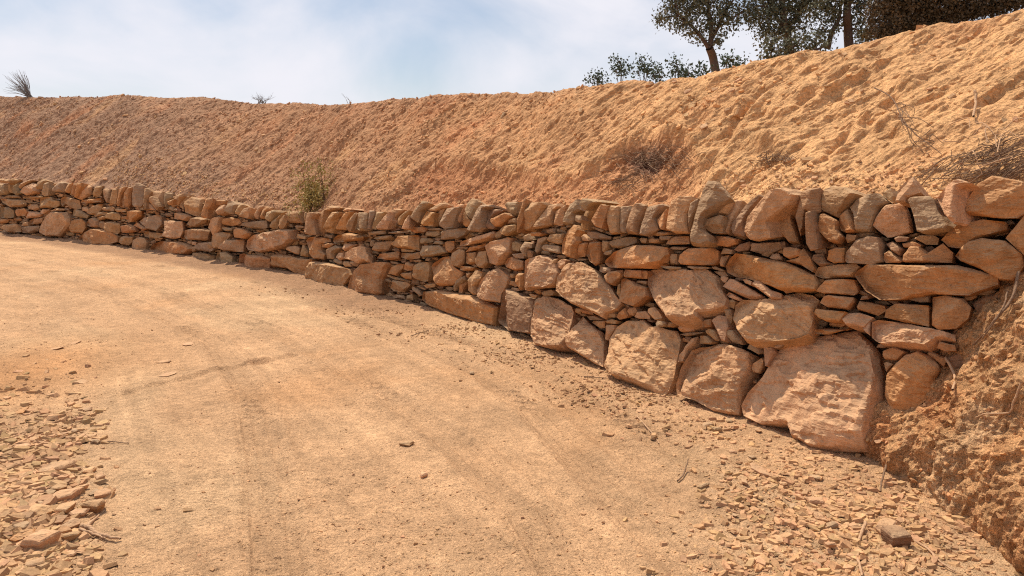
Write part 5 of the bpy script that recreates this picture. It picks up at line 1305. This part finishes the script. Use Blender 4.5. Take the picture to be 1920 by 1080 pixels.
tree('oak_tree', 15, [([(1345, 140), (1338, 112), (1330, 90)], .085, .07), ([(1331, 92), (1334, 60), (1330, 30), (1326, -10), (1322, -50)], .055, .02), ([(1329, 90), (1312, 65), (1295, 48), (1272, 30)], .045, .014), ([(1333, 75), (1350, 45), (1362, 20), (1378, -5)], .04, .012), ([(1334, 68), (1352, 48), (1375, 35)], .025, .01)],
     [(1262, 12, 26, 26), (1245, 35, 20, 14), (1283, 38, 28, 20), (1310, 60, 24, 16), (1298, 12, 26, 26), (1330, 10, 26, 30), (1365, 5, 28, 26), (1368, 36, 28, 16), (1345, 72, 18, 16), (1392, 22, 20, 16), (1310, -35, 50, 34), (1360, -40, 45, 30), (1265, -20, 30, 24), (1340, 45, 20, 14), (1288, 64, 12, 8)],
     'slim leaning oak standing alone on the ridge, its trunk bare below a loose crown', leaf=.052, per=20, nspr=1.4)
tree('oak_tree', 15, [([(1482, 112), (1478, 80), (1470, 40), (1466, -10)], .09, .05), ([(1474, 60), (1455, 30), (1440, 0)], .045, .02), ([(1474, 55), (1500, 20), (1512, -20)], .045, .02)],
     [(1425, 35, 26, 22), (1440, 5, 28, 24), (1470, 20, 30, 30), (1410, 15, 18, 14), (1500, 20, 28, 30), (1455, 60, 26, 20), (1492, 55, 24, 22), (1430, 62, 14, 10), (1470, -30, 50, 30), (1520, -10, 26, 26)],
     'bushy dark oak right of the lone leaning oak, its crown reaching down near the ridge', leaf=.052, per=24, nspr=1.7)
tree('oak_tree', 14.2, [([(1594, 84), (1590, 55), (1588, 25), (1592, -20)], .085, .06), ([(1552, 92), (1560, 60), (1572, 38), (1576, 10)], .05, .025)],
     [(1545, 15, 30, 26), (1575, 5, 28, 26), (1618, 8, 26, 20), (1560, 42, 26, 18), (1545, 62, 20, 16), (1618, 40, 20, 22), (1580, -30, 60, 26), (1612, 62, 16, 12)],
     'oak with a thick straight dark trunk nearest the dark thicket on the ridge', leaf=.052, per=23, nspr=1.6)
SG = 'leafy bushes under the oaks on the ridge'
for cx, cy, rx, ry, yb, lb in [(1448, 94, 24, 22, 122, 'round dark bush at the left foot of the bushy oak'), (1490, 88, 26, 20, 112, 'dark bush at the foot of the bushy oak, between two other bushes'), (1532, 80, 24, 17, 100, 'dark bush between the bushy oak and the thick-trunked oak'), (1630, 62, 18, 14, 80, 'low bush right of the thick straight trunk')]:
    tree('bush', 13.6, [([(cx, yb), (cx-2, cy)], .02, .01)], [(cx, cy, rx, ry), (cx-rx*.6, cy+ry*.5, rx*.5, ry*.5), (cx+rx*.6, cy+ry*.4, rx*.5, ry*.5)], lb, leaf=.055, per=14, nspr=1.7, cat='bush', group=SG)
TG = 'dark brown thicket bushes on the right of the ridge'
for n_, (cx, cy, rx, ry) in enumerate([(1665, 20, 38, 46), (1712, 10, 40, 44), (1760, 0, 42, 40), (1810, -8, 42, 36), (1860, -18, 42, 34), (1905, -30, 40, 34)]):
    yb = interp(cx, RIDGE)+4
    lb = ['brown thicket bush nearest the thick-trunked oak', 'second dense brown thicket bush from the oaks', 'third dense brown thicket bush from the oaks', 'fourth dense brown thicket bush from the oaks', 'brown thicket bush beside the last one on the right', 'brown thicket bush in the top right corner of the photo'][n_]
    tree('thicket_bush', 12.5, [([(cx, yb), (cx+3, cy)], .03, .015), ([(cx-14, yb+3), (cx-16, cy+6), (cx-12, cy-18)], .018, .008), ([(cx+14, yb), (cx+17, cy), (cx+12, cy-20)], .018, .008)],
         [(cx, cy, rx, ry), (cx-14, yb-14, 22, 18), (cx+14, yb-16, 22, 18), (cx, yb-8, 30, 12), (cx+3, cy-40, rx, ry)], lb, leaf=.045, per=22, nspr=2.2, mat=M_leaf_d, cat='bush', group=TG, deep=1.3)
SH = 'small shrubs along the ridge left of the lone oak'
for cx, cy, rx, ry, yb, lb in [(1119, 150, 18, 14, 163, 'small round shrub, leftmost of the row on the ridge'), (1163, 124, 17, 20, 158, 'tall two-headed shrub second from the left on the ridge'), (1206, 126, 18, 20, 154, 'open twiggy shrub in the middle of the ridge row'), (1234, 136, 16, 14, 152, 'dense low shrub in the ridge row'),
                              (1270, 128, 9, 18, 149, 'narrow upright shrub in the ridge row'), (1290, 138, 13, 10, 147, 'pale feathery shrub at the right end of the ridge row'), (1322, 130, 13, 10, 142, 'small shrub touching the left foot of the lone oak'), (1372, 116, 20, 11, 134, 'rounded shrub right of the lone oak trunk')]:
    Yr = float(ridge_at(cx)[0])+1.2
    tree('small_shrub', Yr, [([(cx, yb), (cx+2, cy+4), (cx-3, cy-ry*.5)], .010, .004), ([(cx, yb), (cx-rx*.5, cy+2)], .008, .003), ([(cx, yb), (cx+rx*.5, cy+2)], .008, .003)],
         [(cx, cy, rx*.85, ry*.8), (cx-rx*.6, cy+ry*.5, rx*.55, ry*.5), (cx+rx*.6, cy+ry*.45, rx*.55, ry*.5), (cx-rx*.35, cy-ry*.55, rx*.4, ry*.45)], lb, leaf=.034, per=12, nspr=2.2, mat=M_leaf_b, cat='shrub', group=SH, twr=.003)
# dead broom on the far left of the ridge, blown to the left
def broom(cx, yb, stems, label):
    Yr = float(ridge_at(cx)[0])+.25; bg_ = Bag(); b0 = at_depth(cx, yb, Yr)
    for a, b, r_ in stems:
        e = at_depth(a, b, Yr+random.uniform(-.25, .25)); m_ = b0.lerp(e, .55)+Vector((random.uniform(-.03, .06), 0, random.uniform(.0, .08)))
        P = smooth_path([b0+Vector((random.uniform(-.12, .08), 0, 0)), m_, e], 4); bg_.add(*tube(P, [r_*(1-.8*i/(len(P)-1)) for i in range(len(P))], 4))
        for _ in range(2):
            q = random.choice(P[3:-1]); bg_.add(*tube([q, q+(e-b0)*random.uniform(.15, .3)+Vector((random.uniform(-.07, .07), 0, random.uniform(-.02, .08)))], [r_*.4, r_*.2], 3))
    return tag(bg_.out('broom_bush', M_broom), label, 'bush')
broom(58, 183, [(random.uniform(8, 46), random.uniform(140, 176), .010) for _ in range(46)]+[(random.uniform(20, 50), random.uniform(138, 150), .010) for _ in range(16)], 'dead grey broom bush swept to the left on the far left of the ridge')
broom(492, 194, [(470+random.uniform(0, 16), 183+random.uniform(-2, 4), .007) for _ in range(5)]+[(490+random.uniform(-6, 24), 181+random.uniform(-2, 6), .006) for _ in range(16)], 'sparse little dead bush on the ridge above the middle left')
broom(653, 197, [(648, 184, .007), (652, 187, .006), (656, 191, .006)], 'tiny dry sprig sticking up from the dip in the ridge')
# green plant rooted behind the coping
def green(cx, yb, Yd, fans, label):
    b0 = at_depth(cx, yb, Yd); root = empty('green_broom', b0); tag(root, label, 'plant'); sb = Bag(); lb = Bag(); sp = []
    for x0, a, b, n in fans:
        e = at_depth(a, b, Yd+random.uniform(-.15, .15)); s = at_depth(x0, yb, Yd); s.z -= .05
        P = limb(sb, [s, s.lerp(e, .5)+Vector((random.uniform(-.03, .03), 0, .02)), e], .008, .002, 8)
        for _ in range(n):
            q = random.choice(P[3:]); w_ = .06+.14*random.random(); sp.append(q+Vector((random.gauss(0, w_), random.gauss(0, w_), random.gauss(0, .05))))
    leaves(sp, .036, 4, .03, lb)
    sb.out('stem', M_twig, root); lb.out('foliage', M_leaf_o, root, False)
fans = [(581, 572+random.uniform(-10, 30), 300+random.uniform(0, 60), 26) for _ in range(11)]+[(581, 583+random.uniform(-10, 8), 350+random.uniform(-8, 20), 34) for _ in range(6)]
fans += [(610, 598+random.uniform(-8, 10), 285+random.uniform(0, 40), 16) for _ in range(4)]+[(612, 620+random.uniform(-10, 22), 340+random.uniform(0, 30), 18) for _ in range(6)]
zt_, Yt = top_z(595)
green(590, 392, Yt+.55, fans, 'olive green broom plant growing behind the coping at the middle left')
print('done')
